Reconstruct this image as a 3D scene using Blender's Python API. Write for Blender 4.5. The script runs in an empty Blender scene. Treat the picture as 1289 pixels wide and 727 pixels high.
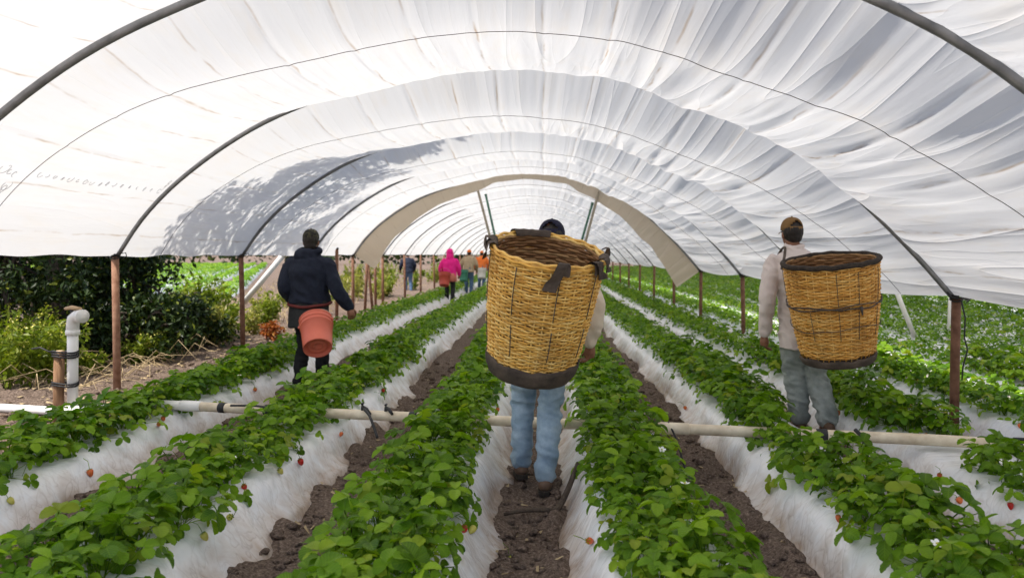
import bpy, bmesh, math, random
import numpy as np
from mathutils import Vector, Matrix, noise

# ------------------------------------------------------------------ camera, sky, sun, exposure
scn = bpy.context.scene
COL = scn.collection
F_PX = 950.0                      # focal length in photograph pixels (1289 wide)
CAM_H = 1.47
VPX, VPY = 682.0, 320.0           # vanishing point of the crop rows in the photograph
cam_d = bpy.data.cameras.new('camera')
cam_d.sensor_width = 36.0
cam_d.lens = F_PX / 1289.0 * 36.0
cam_d.shift_x = -(VPX - 644.5) / 1289.0
cam_d.shift_y = -(363.5 - VPY) / 1289.0
cam_d.clip_start = 0.05
cam_d.clip_end = 2000.0
cam_d.dof.use_dof = True
cam_d.dof.focus_distance = 4.4
cam_d.dof.aperture_fstop = 2.7
cam = bpy.data.objects.new('camera', cam_d)
COL.objects.link(cam)
cam.location = (0, 0, CAM_H)
cam.rotation_euler = (math.radians(90), 0, 0)
scn.camera = cam

SUN_TO = Vector((-0.36, -0.27, 0.89)).normalized()      # direction towards the sun
world = bpy.data.worlds.new('World')
scn.world = world
world.use_nodes = True
wn = world.node_tree
wn.nodes.clear()
sky = wn.nodes.new('ShaderNodeTexSky')
sky.sky_type = 'NISHITA'
sky.sun_disc = False
sky.sun_elevation = math.asin(SUN_TO.z)
sky.sun_rotation = math.atan2(SUN_TO.x, SUN_TO.y)
sky.air_density = 0.9
sky.dust_density = 3.0
sky.ozone_density = 0.8
bgn = wn.nodes.new('ShaderNodeBackground')
bgn.inputs['Strength'].default_value = 0.15
won = wn.nodes.new('ShaderNodeOutputWorld')
wn.links.new(sky.outputs[0], bgn.inputs[0])
wn.links.new(bgn.outputs[0], won.inputs[0])

sun_d = bpy.data.lights.new('sun', 'SUN')
sun_d.energy = 3.6
sun_d.angle = math.radians(0.5)
sun_d.color = (1.0, 0.95, 0.87)
sun = bpy.data.objects.new('sun', sun_d)
COL.objects.link(sun)
sun.rotation_euler = SUN_TO.to_track_quat('Z', 'Y').to_euler()
sun.location = (-20, -10, 25)

scn.view_settings.view_transform = 'Standard'
scn.view_settings.look = 'None'
scn.view_settings.exposure = 0.76
scn.view_settings.gamma = 1.0
scn.view_settings.use_curve_mapping = False
scn.render.engine = 'CYCLES'
scn.cycles.max_bounces = 5
scn.cycles.diffuse_bounces = 3
scn.cycles.glossy_bounces = 2
scn.cycles.transmission_bounces = 2
scn.cycles.caustics_reflective = False
scn.cycles.caustics_refractive = False

rnd = random.Random(7)
rng = np.random.default_rng(11)
R = math.radians

# ------------------------------------------------------------------ noise
def _hash(ix, iy, iz, seed):
    h = (ix.astype(np.int64) * 374761393 + iy.astype(np.int64) * 668265263 + iz.astype(np.int64) * 2147483647 + seed * 144665) & 0xFFFFFFFF
    h = ((h ^ (h >> 13)) * 1274126177) & 0xFFFFFFFF
    h = ((h ^ (h >> 16)) * 2246822519) & 0xFFFFFFFF
    return ((h ^ (h >> 15)) & 0xFFFFFF) / float(0xFFFFFF) * 2 - 1

def vn(x, y, z=None, seed=0):
    """smooth value noise in [-1, 1], vectorised"""
    x = np.asarray(x, float); y = np.asarray(y, float)
    x, y = np.broadcast_arrays(x, y)
    z = np.zeros_like(x) if z is None else np.broadcast_to(np.asarray(z, float), x.shape)
    x0 = np.floor(x); y0 = np.floor(y); z0 = np.floor(z)
    fx = x - x0; fy = y - y0; fz = z - z0
    fx = fx * fx * (3 - 2 * fx); fy = fy * fy * (3 - 2 * fy); fz = fz * fz * (3 - 2 * fz)
    out = 0
    for dx in (0, 1):
        for dy in (0, 1):
            for dz in (0, 1):
                w = (fx if dx else 1 - fx) * (fy if dy else 1 - fy) * (fz if dz else 1 - fz)
                out = out + w * _hash(x0 + dx, y0 + dy, z0 + dz, seed)
    return out

def fbm(x, y, z=None, seed=0, oct=3):
    a, s, o = 1.0, 1.0, 0
    for k in range(oct):
        o = o + a * vn(x * s, y * s, None if z is None else z * s, seed + k * 17)
        a *= .5; s *= 2.03
    return o

def sstep(a, b, x):
    t = np.clip((np.asarray(x, float) - a) / (b - a), 0, 1)
    return t * t * (3 - 2 * t)

# ------------------------------------------------------------------ mesh helpers
def np_mesh(name, V, Q, smooth=True, uv=None, attr=None):
    """V (n,3), Q (m,4) or (m,3) integer faces"""
    V = np.ascontiguousarray(V, dtype=np.float32).reshape(-1, 3)
    Q = np.ascontiguousarray(Q, dtype=np.int32)
    k = Q.shape[1]
    me = bpy.data.meshes.new(name)
    me.vertices.add(len(V)); me.vertices.foreach_set('co', V.ravel())
    me.loops.add(Q.size); me.loops.foreach_set('vertex_index', Q.ravel())
    me.polygons.add(len(Q))
    me.polygons.foreach_set('loop_start', np.arange(0, Q.size, k, dtype=np.int32))
    me.polygons.foreach_set('loop_total', np.full(len(Q), k, dtype=np.int32))
    me.polygons.foreach_set('use_smooth', np.full(len(Q), smooth, dtype=bool))
    if uv is not None:
        l = me.uv_layers.new(name='UVMap')
        l.data.foreach_set('uv', np.ascontiguousarray(uv, dtype=np.float32)[Q.ravel()].ravel())
    if attr is not None:
        for an, av in attr.items():
            a = me.attributes.new(an, 'FLOAT', 'POINT')
            a.data.foreach_set('value', np.ascontiguousarray(av, dtype=np.float32))
    me.update(calc_edges=True)
    return me

def grid_q(nu, nv, wrap_v=False):
    u = np.arange(nu - 1)[:, None]
    v = np.arange(nv if wrap_v else nv - 1)[None, :]
    v2 = (v + 1) % nv
    return np.stack([(u * nv + v), (u * nv + v2), ((u + 1) * nv + v2), ((u + 1) * nv + v)], -1).reshape(-1, 4)

def link(name, me, m=None, parent=None, label=None, cat=None, group=None, kind=None):
    o = bpy.data.objects.new(name, me)
    COL.objects.link(o)
    if m is not None and me is not None:
        if len(me.materials) == 0:
            me.materials.append(m)
    if parent is not None:
        o.parent = parent
    tag(o, label, cat, group, kind)
    return o

def tag(o, label=None, cat=None, group=None, kind=None):
    if label: o['label'] = label
    if cat: o['category'] = cat
    if group: o['group'] = group
    if kind: o['kind'] = kind
    return o

def empty(name, loc, label=None, cat=None, group=None, rz=0.0):
    o = bpy.data.objects.new(name, None)
    COL.objects.link(o)
    o.location = loc
    o.rotation_euler = (0, 0, rz)
    o.empty_display_size = 0.1
    return tag(o, label, cat, group)

class MB:
    """collects shapes as arrays, builds one mesh object"""
    def __init__(self):
        self.v = []; self.f = []; self.n = 0; self.at = []
    def add(self, V, Fc, a=0.0):
        V = np.asarray(V, float).reshape(-1, 3)
        self.v.append(V); self.at.append(np.full(len(V), a))
        self.f.extend([tuple(int(i) + self.n for i in q) for q in Fc])
        self.n += len(V)
        return self
    def tube(self, pts, rad, seg=8, cap=True, a=0.0, flat=1.0):
        P = np.asarray([tuple(p) for p in pts], float)
        n = len(P)
        rad = np.full(n, rad) if np.isscalar(rad) else np.asarray(rad, float)
        T = np.gradient(P, axis=0)
        T /= np.linalg.norm(T, axis=1)[:, None] + 1e-12
        ref = np.array([0, 0, 1.0]) if abs(T[0, 2]) < .9 else np.array([1.0, 0, 0])
        rings = []
        N = np.cross(T[0], ref); N /= np.linalg.norm(N)
        th = np.arange(seg) / seg * 2 * np.pi
        for i in range(n):
            N = N - T[i] * np.dot(N, T[i]); N /= np.linalg.norm(N) + 1e-12
            B = np.cross(T[i], N)
            rings.append(P[i] + rad[i] * (np.cos(th)[:, None] * N + flat * np.sin(th)[:, None] * B))
        V = np.concatenate(rings)
        Fc = [tuple(q) for q in grid_q(n, seg, True)]
        if cap:
            Fc += [tuple(range(seg))[::-1], tuple((n - 1) * seg + k for k in range(seg))]
        return self.add(V, Fc, a)
    def box(self, c, d, rot=None, a=0.0):
        c = Vector(c); d = Vector(d) / 2
        V = []
        for z in (-1, 1):
            for x, y in ((-1, -1), (1, -1), (1, 1), (-1, 1)):
                p = Vector((x * d.x, y * d.y, z * d.z))
                if rot is not None: p = rot @ p
                V.append(tuple(p + c))
        return self.add(V, [(3, 2, 1, 0), (4, 5, 6, 7), (0, 1, 5, 4), (1, 2, 6, 5), (2, 3, 7, 6), (3, 0, 4, 7)], a)
    def rings(self, C, A, seg=20, cap=True, a=0.0):
        """horizontal elliptical rings: C centres, A (rx, ry)"""
        th = np.arange(seg) / seg * 2 * np.pi
        V = np.concatenate([np.stack([c[0] + r[0] * np.cos(th), c[1] + r[1] * np.sin(th), np.full(seg, c[2])], 1) for c, r in zip(C, A)])
        Fc = [tuple(q) for q in grid_q(len(C), seg, True)]
        if cap:
            Fc += [tuple(range(seg))[::-1], tuple((len(C) - 1) * seg + k for k in range(seg))]
        return self.add(V, Fc, a)
    def ball(self, c, r, seg=14, nr=9, rot=None, a=0.0):
        r = (r, r, r) if np.isscalar(r) else r
        th = np.arange(seg) / seg * 2 * np.pi
        V = []
        for i in range(1, nr):
            ph = math.pi * i / nr
            V.append(np.stack([r[0] * np.sin(ph) * np.cos(th), r[1] * np.sin(ph) * np.sin(th), np.full(seg, -r[2] * math.cos(ph))], 1))
        V = np.concatenate(V + [np.array([[0, 0, -r[2]], [0, 0, r[2]]])])
        if rot is not None:
            V = V @ np.array(rot.to_3x3()).T
        V = V + np.array(tuple(c))
        n = (nr - 1) * seg
        Fc = [tuple(q) for q in grid_q(nr - 1, seg, True)]
        Fc += [(k, n, (k + 1) % seg) for k in range(seg)]
        Fc = [tuple(q) for q in grid_q(nr - 1, seg, True)] + [((k + 1) % seg, k, n) for k in range(seg)] + [((nr - 2) * seg + k, (nr - 2) * seg + (k + 1) % seg, n + 1) for k in range(seg)]
        return self.add(V, Fc, a)
    def mesh(self, name, smooth=True):
        me = bpy.data.meshes.new(name)
        V = np.concatenate(self.v)
        me.from_pydata(V.tolist(), [], self.f)
        me.polygons.foreach_set('use_smooth', [smooth] * len(me.polygons))
        at = me.attributes.new('rnd', 'FLOAT', 'POINT')
        at.data.foreach_set('value', np.concatenate(self.at).astype(np.float32))
        me.update()
        return me
    def build(self, name, m, parent=None, smooth=True, **kw):
        return link(name, self.mesh(name, smooth), m, parent, **kw)

def px(x, y, Y):
    """photograph pixel + distance along the rows -> point"""
    s = F_PX / Y
    return Vector(((x - VPX) / s, Y, CAM_H - (y - VPY) / s))

# ------------------------------------------------------------------ materials
class NT:
    def __init__(self, name):
        self.m = bpy.data.materials.new(name)
        self.m.use_nodes = True
        self.t = self.m.node_tree
        self.t.nodes.clear()
        self.out = self.t.nodes.new('ShaderNodeOutputMaterial')
    def n(self, typ, ins=None, **props):
        nd = self.t.nodes.new(typ)
        for k, v in props.items():
            setattr(nd, k, v)
        for k, v in (ins or {}).items():
            s = nd.inputs[k]
            if isinstance(v, bpy.types.NodeSocket):
                self.t.links.new(v, s)
            else:
                s.default_value = v
        return nd
    def noise(self, scale, vec=None, detail=3, rough=.55, dist=0.0):
        i = {'Scale': scale, 'Detail': detail, 'Roughness': rough, 'Distortion': dist}
        if vec is not None: i['Vector'] = vec
        return self.n('ShaderNodeTexNoise', i).outputs['Fac']
    def obj(self):
        return self.n('ShaderNodeTexCoord').outputs['Object']
    def scaled(self, vec, s):
        return self.n('ShaderNodeMapping', {'Vector': vec, 'Scale': s}).outputs[0]
    def ramp(self, fac, stops, interp='LINEAR'):
        nd = self.n('ShaderNodeValToRGB', {'Fac': fac})
        nd.color_ramp.interpolation = interp
        e = nd.color_ramp.elements
        while len(e) < len(stops): e.new(.5)
        for i, (p, c) in enumerate(stops):
            e[i].position = p
            e[i].color = (c[0], c[1], c[2], 1) if not np.isscalar(c) else (c, c, c, 1)
        return nd.outputs['Color']
    def mix(self, fac, a, b, mode='MIX'):
        nd = self.n('ShaderNodeMix', data_type='RGBA', blend_type=mode)
        for k, v in ((0, fac), (6, a), (7, b)):
            if isinstance(v, bpy.types.NodeSocket): self.t.links.new(v, nd.inputs[k])
            elif k == 0: nd.inputs[k].default_value = v
            else: nd.inputs[k].default_value = (v[0], v[1], v[2], 1)
        return nd.outputs[2]
    def math(self, op, a, b=0.0, c=0.0, clamp=False):
        nd = self.n('ShaderNodeMath', {0: a, 1: b, 2: c}, operation=op)
        nd.use_clamp = clamp
        return nd.outputs[0]
    def bump(self, h, strength=.4, dist=.01):
        return self.n('ShaderNodeBump', {'Height': h, 'Strength': strength, 'Distance': dist}).outputs[0]
    def bsdf(self, color, rough=.7, normal=None, **kw):
        i = {'Base Color': color if isinstance(color, bpy.types.NodeSocket) else (color[0], color[1], color[2], 1), 'Roughness': rough}
        if normal is not None: i['Normal'] = normal
        i.update(kw)
        return self.n('ShaderNodeBsdfPrincipled', i).outputs[0]
    def done(self, sh):
        self.t.links.new(sh, self.out.inputs['Surface'])
        return self.m

def simple(name, c1, c2, scale=12, rough=.7, bump=.25, bscale=60, bdist=.004, stretch=None, metallic=0.0, spec=.4):
    t = NT(name)
    v = t.obj()
    if stretch: v = t.scaled(v, stretch)
    c = t.ramp(t.noise(scale, v, 5), [(.3, c1), (.7, c2)])
    nm = t.bump(t.noise(bscale, v, 3), bump, bdist)
    return t.done(t.bsdf(c, rough, nm, **{'Metallic': metallic, 'Specular IOR Level': spec}))

MAT = {}
def make_soil():
    t = NT('soil'); v = t.obj()
    a = t.noise(3.0, v, 4, .65); b = t.noise(62, v, 4, .7); g = t.noise(200, v, 1)
    c = t.ramp(a, [(.25, (.085, .064, .050)), (.5, (.170, .130, .104)), (.75, (.29, .225, .182))])
    c = t.mix(.65, c, t.ramp(b, [(.34, (.034, .022, .015)), (.52, (.205, .145, .108)), (.74, (.54, .42, .32))]))
    h = t.math('ADD', t.math('MULTIPLY', b, 1.0), t.math('MULTIPLY', g, .35))
    return t.done(t.bsdf(c, .95, t.bump(h, .9, .03), **{'Specular IOR Level': .15}))
def make_mulch():
    t = NT('white_mulch_film'); v = t.obj()
    geo = t.n('ShaderNodeSeparateXYZ', {0: v})
    z = geo.outputs['Z']
    vr = t.n('ShaderNodeMapping', {'Vector': v, 'Rotation': (.80, .0, .0)}).outputs[0]
    wr = t.noise(1.0, t.scaled(vr, (4, 17, 5)), 3, .65, .8)
    wr2 = t.math('ABSOLUTE', t.math('SUBTRACT', t.noise(1.0, t.scaled(vr, (3, 11, 3.2)), 2, .5, .7), .5))
    wr3 = t.math('ABSOLUTE', t.math('SUBTRACT', t.noise(1.0, t.scaled(v, (5, 8, 5)), 2, .5, .5), .5))
    bl = t.noise(4.5, v, 3, .6)
    # splashed soil: a dirt coat thickest along the foot of the bed
    foot = t.n('ShaderNodeMapRange', {'Value': z, 'From Min': .20, 'From Max': .01, 'To Min': -.02, 'To Max': .92}).outputs[0]
    blo = t.noise(8, v, 4, .6, .4)
    d = t.math('ADD', foot, t.math('MULTIPLY', t.math('SUBTRACT', blo, .5), 1.1))
    d = t.math('ADD', d, t.math('MULTIPLY', t.math('SUBTRACT', bl, .5), 1.0), clamp=True)
    dm = t.ramp(d, [(.10, 0.0), (1.0, 1.0)])
    streak = t.ramp(t.math('MINIMUM', wr2, wr3), [(.0, .34), (.018, 0.0)])
    base = t.ramp(bl, [(.3, (.74, .76, .78)), (.7, (.83, .82, .80))])
    c = t.mix(dm, base, (.42, .325, .25))
    c = t.mix(t.math('MULTIPLY', streak, t.math('ADD', dm, .25, clamp=True)), c, (.22, .15, .11))
    h = t.math('ADD', t.math('SQRT', wr2), t.math('MULTIPLY', t.math('SQRT', wr3), .8))
    return t.done(t.bsdf(c, .27, t.bump(h, .28, .02), **{'Specular IOR Level': .5}))
def make_film(name, tint=(.86, .86, .86), dirty=.5, trans=.5):
    t = NT(name)
    uv = t.n('ShaderNodeUVMap').outputs[0]
    sp = t.n('ShaderNodeSeparateXYZ', {0: uv}); u = sp.outputs['X']; w = sp.outputs['Y']
    # dirt sitting in the lengthwise creases (every ~0.47 m round the arch)
    wob = t.math('MULTIPLY', t.math('SUBTRACT', t.noise(1.3, uv, 3), .5), .22)
    fr = t.math('ABSOLUTE', t.math('SUBTRACT', t.math('FRACT', t.math('ADD', t.math('MULTIPLY', u, 2.13), wob)), .5))
    line = t.ramp(fr, [(.0, 1.0), (.028, 0.0)])
    lm = t.math('MULTIPLY', line, t.ramp(t.noise(1.0, t.scaled(uv, (1.6, 2.6, 1)), 3), [(.42, 0.0), (.7, dirty)]))
    st = t.noise(1.0, t.scaled(uv, (9, 1.6, 1)), 3, .65, .6)
    blot = t.noise(.9, uv, 3, .65)
    c = t.mix(t.ramp(st, [(.50, 0.0), (.85, .45)]), tint, (.62, .56, .47))
    c = t.mix(t.ramp(blot, [(.52, 0.0), (.8, .35)]), c, (.64, .59, .52))
    c = t.mix(lm, c, (.36, .26, .17))
    fine = t.noise(1.0, t.scaled(uv, (30, 4, 1)), 2, .6)
    nm = t.bump(fine, .10, .02)
    # sharp folds lengthwise, strongest on the slack right-hand side
    f1 = t.math('ABSOLUTE', t.math('SUBTRACT', t.noise(1.0, t.scaled(uv, (2.7, .20, 1)), 1, .4, .15), .5))
    f2 = t.math('ABSOLUTE', t.math('SUBTRACT', t.noise(1.0, t.scaled(uv, (7.0, .45, 1)), 1, .4, .15), .5))
    slack = t.n('ShaderNodeMapRange', {'Value': u, 'From Min': 3.6, 'From Max': 6.0, 'To Min': .25, 'To Max': 1.0}).outputs[0]
    fh = t.math('MULTIPLY', t.math('ADD', t.math('SQRT', f1), t.math('MULTIPLY', t.math('SQRT', f2), .22)), slack)
    nm = t.n('ShaderNodeBump', {'Height': fh, 'Strength': .5, 'Distance': .10, 'Normal': nm}).outputs[0]
    dif = t.n('ShaderNodeBsdfDiffuse', {'Color': c, 'Normal': nm}).outputs[0]
    tr = t.n('ShaderNodeBsdfTranslucent', {'Color': c, 'Normal': nm}).outputs[0]
    mx = t.n('ShaderNodeMixShader', {0: trans, 1: dif, 2: tr}).outputs[0]
    gl = t.n('ShaderNodeBsdfGlossy', {'Color': (1, 1, 1, 1), 'Roughness': .38, 'Normal': nm}).outputs[0]
    return t.done(t.n('ShaderNodeMixShader', {0: .05, 1: mx, 2: gl}).outputs[0])
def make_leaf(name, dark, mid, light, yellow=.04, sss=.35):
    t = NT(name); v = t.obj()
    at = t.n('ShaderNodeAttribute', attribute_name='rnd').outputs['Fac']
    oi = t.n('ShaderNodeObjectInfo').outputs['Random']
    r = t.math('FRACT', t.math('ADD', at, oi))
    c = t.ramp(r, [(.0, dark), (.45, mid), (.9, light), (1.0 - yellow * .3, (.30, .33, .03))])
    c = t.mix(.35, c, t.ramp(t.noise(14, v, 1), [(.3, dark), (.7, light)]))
    uv = t.n('ShaderNodeSeparateXYZ', {0: t.n('ShaderNodeUVMap').outputs[0]})
    ac = t.math('ABSOLUTE', uv.outputs['Y'])
    vein = t.math('ABSOLUTE', t.math('SUBTRACT', t.math('FRACT', t.math('SUBTRACT', t.math('MULTIPLY', uv.outputs['X'], 6.5), t.math('MULTIPLY', ac, 2.4))), .5))
    vl = t.ramp(vein, [(.0, 1.0), (.16, 0.0)])
    mid = t.ramp(ac, [(.02, 1.0), (.09, 0.0)])
    vv = t.math('MAXIMUM', vl, mid)
    isleaf = t.math('GREATER_THAN', uv.outputs['X'], .0001)
    c = t.mix(t.math('MULTIPLY', t.math('MULTIPLY', vv, isleaf), .28), c, light)
    nm = t.bump(vein, .55, .005)
    p = t.bsdf(c, .42, nm, **{'Specular IOR Level': .22})
    tc = t.mix(1.0, c, (1.25, 1.35, .45), 'MULTIPLY')
    tr = t.n('ShaderNodeBsdfTranslucent', {'Color': tc}).outputs[0]
    return t.done(t.n('ShaderNodeMixShader', {0: sss, 1: p, 2: tr}).outputs[0])
def make_cloth(name, c1, c2, scale=9, rough=.85, fold=.35, sheen=.1):
    t = NT(name); v = t.obj()
    c = t.ramp(t.noise(scale, v, 4, .6), [(.3, c1), (.72, c2)])
    h = t.math('ADD', t.noise(26, v, 4), t.math('MULTIPLY', t.noise(400, v, 2), .25))
    return t.done(t.bsdf(c, rough, t.bump(h, fold, .012), **{'Specular IOR Level': .2}))
def make_cane(name, c1, c2, c3):
    t = NT(name); v = t.obj()
    at = t.n('ShaderNodeAttribute', attribute_name='rnd').outputs['Fac']
    a = t.noise(1.0, t.scaled(v, (10, 10, 120)), 4, .6)
    b = t.noise(7, v, 4, .6)
    f = t.math('ADD', t.math('MULTIPLY', at, .45), t.math('MULTIPLY', t.math('ADD', a, b), .32))
    c = t.ramp(f, [(.22, c1), (.5, c2), (.78, c3)])
    st = t.noise(4.5, v, 3, .6)
    c = t.mix(t.ramp(st, [(.50, 0.0), (.72, .55)]), c, (c1[0] * .75, c1[1] * .8, c1[2]))
    return t.done(t.bsdf(c, .5, t.bump(t.noise(140, v, 1), .3, .003), **{'Specular IOR Level': .22}))

MAT['soil'] = make_soil()
MAT['mulch'] = make_mulch()
MAT['film'] = make_film('tunnel_film', (.62, .617, .61), .9, .55)
MAT['film_far'] = make_film('tunnel_film_far', (.62, .617, .61), .6, .55)
MAT['film_beige'] = make_film('dirty_film_hem', (.66, .56, .44), .5, .46)
MAT['leaf'] = make_leaf('strawberry_leaf', (.022, .085, .003), (.090, .220, .006), (.28, .44, .024), .08, .42)
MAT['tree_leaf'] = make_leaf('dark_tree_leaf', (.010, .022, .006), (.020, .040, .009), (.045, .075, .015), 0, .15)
MAT['weed_leaf'] = make_leaf('weed_leaf', (.07, .12, .010), (.14, .20, .016), (.27, .31, .03), .1, .4)
MAT['far_weed'] = make_leaf('yellowed_weed_leaf', (.11, .15, .02), (.25, .26, .05), (.42, .36, .12), .1, .4)
MAT['steel'] = simple('dull_galvanised_steel', (.16, .165, .17), (.30, .30, .305), 8, .5, .2, 90, .002, metallic=.6)
MAT['rust'] = simple('rusty_steel', (.10, .042, .022), (.24, .12, .07), 14, .85, .4, 120, .003)
MAT['rust_light'] = simple('rusty_steel_pale', (.17, .075, .040), (.34, .19, .12), 14, .85, .4, 120, .003)
MAT['pvc'] = simple('white_pvc', (.76, .74, .69), (.86, .84, .80), 6, .4, .1, 60, .002)
MAT['pvc_old'] = simple('yellowed_pvc', (.56, .45, .30), (.86, .76, .58), 9, .5, .2, 60, .003)
MAT['black'] = simple('black_rubber', (.012, .012, .013), (.03, .03, .03), 20, .6, .2, 80, .003)
MAT['wood'] = simple('rough_wood', (.16, .08, .04), (.33, .19, .10), 6, .85, .4, 60, .004, stretch=(6, 6, 1))
MAT['pale_wood'] = simple('pale_wood', (.42, .27, .14), (.60, .43, .26), 6, .7, .3, 60, .003)
MAT['bark'] = simple('bark', (.05, .035, .025), (.12, .09, .065), 8, .95, .6, 40, .02, stretch=(4, 4, 1))
MAT['straw'] = simple('dry_straw', (.24, .17, .09), (.50, .39, .22), 10, .9, .2, 60, .003)
MAT['berry'] = simple('ripe_strawberry', (.42, .012, .010), (.62, .030, .018), 9, .3, .4, 220, .002)
MAT['berry_orange'] = simple('ripening_strawberry', (.62, .075, .02), (.75, .20, .05), 9, .3, .4, 220, .002)
MAT['berry_green'] = simple('unripe_strawberry', (.45, .42, .05), (.58, .52, .12), 9, .35, .4, 220, .002)
MAT['petal'] = simple('white_petal', (.78, .78, .72), (.82, .82, .78), 9, .6, .1, 60, .002)
MAT['rope'] = simple('dark_twine', (.05, .045, .04), (.12, .10, .085), 30, .9, .3, 200, .002)
# ------------------------------------------------------------------ layout constants
BEDS = [-3.10, -1.80, -0.635, 0.50, 1.60, 2.62, 3.64]          # bed centre lines under and beside the tunnel
BED_NAMES = ['leftmost bed under the tunnel, beside the soil bank', 'second bed from the left, beside the navy jacket',
             'bed just left of the central furrow', 'bed just right of the central furrow',
             'bed left of the man in the tan cap', 'bed right of the man in the tan cap', 'bed just outside the right tunnel posts']
OUT_BEDS = [4.70 + 1.06 * k for k in range(8)]
BED_H = 0.22
SKEW = 0.0002275 * F_PX                                        # the hoops stand skewed to the rows
XL, XR = -4.33, 3.30
def bed_dx(y):                                                  # beds wander a little
    return 0.03 * math.sin(y * .31) + .02 * math.sin(y * .83 + 1.3)

def hoopY(k, X):
    """distance of hoop k (1 = the hoop with the post beside the white riser) at X"""
    ks = [-8, 0, 1, 2, 3, 4, 40]
    vs = [.0052 - 8 * .0030, .0052, .00806, .01143, .0148, .0182, .0182 + 36 * .0034]
    return F_PX * np.interp(k, ks, vs) - SKEW * (np.asarray(X) - XL)

# ------------------------------------------------------------------ ground
def ground_z(x, y):
    x = np.asarray(x, float); y = np.asarray(y, float)
    near = 1 - sstep(14, 26, y)
    z = .020 * fbm(x * 3.1, y * 3.1, seed=3) + near * (.015 * fbm(x * 10, y * 10, seed=5) + .014 * np.maximum(0, fbm(x * 20, y * 20, seed=9)))
    # soil bank left of the leftmost bed
    z = z + .10 * sstep(-3.5, -4.3, x) * (1 - sstep(-9, -14, x))
    # soil thrown against the foot of the beds
    d = np.min(np.abs(np.asarray(x)[..., None] - np.array(BEDS + OUT_BEDS)), axis=-1)
    z = z + near * .065 * np.exp(-((d - .42) / .07) ** 2) * (.45 + .9 * vn(x * 3, y * 4.5, seed=21))
    return z
xs = np.concatenate([-np.geomspace(380, 6.2, 24), np.arange(-6, 4.6, .028), np.geomspace(4.7, 380, 34)])
ys = np.concatenate([[-120, -60, -30, -12, -5, -1, 1.0], np.arange(2.0, 9.5, .028), np.geomspace(9.6, 900, 120)])
GX, GY = np.meshgrid(xs, ys, indexing='ij')
GZ = ground_z(GX, GY)
gme = np_mesh('ground', np.stack([GX, GY, GZ], -1), grid_q(len(xs), len(ys)))
link('ground', gme, MAT['soil'], kind='structure')

# ------------------------------------------------------------------ raised beds under white plastic mulch
def bed_mesh(xc, ylist, seed, hw=.41, tw=.235, h=BED_H, wander=True):
    a = np.array([-1.12, -1.04, -.98, -.92, -.86, -.79, -.72, -.64, -.52, -.34, -.16, 0, .16, .34, .52, .64, .72, .79, .86, .92, .98, 1.04, 1.12])
    yy = np.asarray(ylist)[:, None]; A = a[None, :] + 0 * yy
    near = (1 - sstep(11, 20, yy))
    ab = np.abs(A)
    x = A * hw
    z = h * (1 - sstep(tw / hw * .88, 1.04, ab)) + .012 * (1 - ab ** 2)
    z = np.where(ab > 1.0, -.04 - .06 * (ab - 1) / .12, z)
    side = sstep(.55, .95, ab) * near
    sg = np.sign(A)
    # the film is pulled down and buried: pleats run up the sides
    sh_ = yy + .25 * ab * vn(yy * .9, 0 * A, seed=seed + 7)
    pl = vn(sh_ * 3.1 + sg * 40, ab * 2.0, seed=seed) * .020 + vn(sh_ * 8 + sg * 40, ab * 2.5, seed=seed + 1) * .007
    x = x + sg * side * (pl + .06 * vn(yy * 1.4 + sg * 9, 0 * A, seed=seed + 2) * sstep(.7, 1.05, ab))
    z = z + side * vn(yy * 6 + sg * 7, ab * 3, seed=seed + 3) * .014 + near * (.010 * vn(yy * 4.0, A * 2, seed=seed + 4) + .022 * vn(yy * 1.3, A * 1.2, seed=seed + 8) * (1 - sstep(.9, 1.0, ab)))
    dx = np.array([bed_dx(v) for v in np.asarray(ylist)])[:, None] if wander else 0
    V = np.stack([xc + x + dx, yy + 0 * A, z], -1)
    return np_mesh('raised_bed', V, grid_q(len(ylist), len(a)))
Y_NEAR = np.concatenate([np.arange(1.2, 9.5, .028), np.geomspace(9.53, 74, 150)])
Y_OUT = np.concatenate([np.arange(3.0, 9.5, .06), np.geomspace(9.6, 74, 110)])
for i, xc in enumerate(BEDS):
    link('raised_bed', bed_mesh(xc, Y_NEAR, 100 + i * 10), MAT['mulch'], kind='structure')
for i, xc in enumerate(OUT_BEDS):
    link('raised_bed', bed_mesh(xc, Y_OUT, 300 + i * 10), MAT['mulch'], kind='structure')

# ------------------------------------------------------------------ tunnel profile (X, Z) and film
PROF = np.array([(-4.33, 1.47), (-4.05, 1.84), (-3.66, 2.20), (-3.10, 2.57), (-2.53, 2.84), (-1.73, 3.09), (-1.0, 3.26), (-.40, 3.31), (.25, 3.26),
                 (.75, 3.15), (1.38, 2.86), (1.95, 2.53), (2.42, 2.13), (2.80, 1.74), (3.08, 1.42), (3.30, 1.14)])
def smooth_prof(pts, n=700):
    t = np.concatenate([[0], np.cumsum(np.linalg.norm(np.diff(pts, axis=0), axis=1))])
    tt = np.linspace(0, t[-1], n)
    # Catmull-Rom
    out = []
    P = np.vstack([2 * pts[0] - pts[1], pts, 2 * pts[-1] - pts[-2]])
    for q in tt:
        i = min(max(np.searchsorted(t, q) - 1, 0), len(pts) - 2)
        u = (q - t[i]) / (t[i + 1] - t[i])
        p0, p1, p2, p3 = P[i], P[i + 1], P[i + 2], P[i + 3]
        out.append(.5 * (2 * p1 + (p2 - p0) * u + (2 * p0 - 5 * p1 + 4 * p2 - p3) * u * u + (3 * p1 - p0 - 3 * p2 + p3) * u ** 3))
    return np.array(out), tt
PROFS, PT = smooth_prof(PROF)
PLEN = PT[-1]
PD = np.gradient(PROFS, axis=0); PD /= np.linalg.norm(PD, axis=1)[:, None]
PN = np.stack([PD[:, 1], -PD[:, 0]], 1)                        # inward normal (down at the crown)
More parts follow.
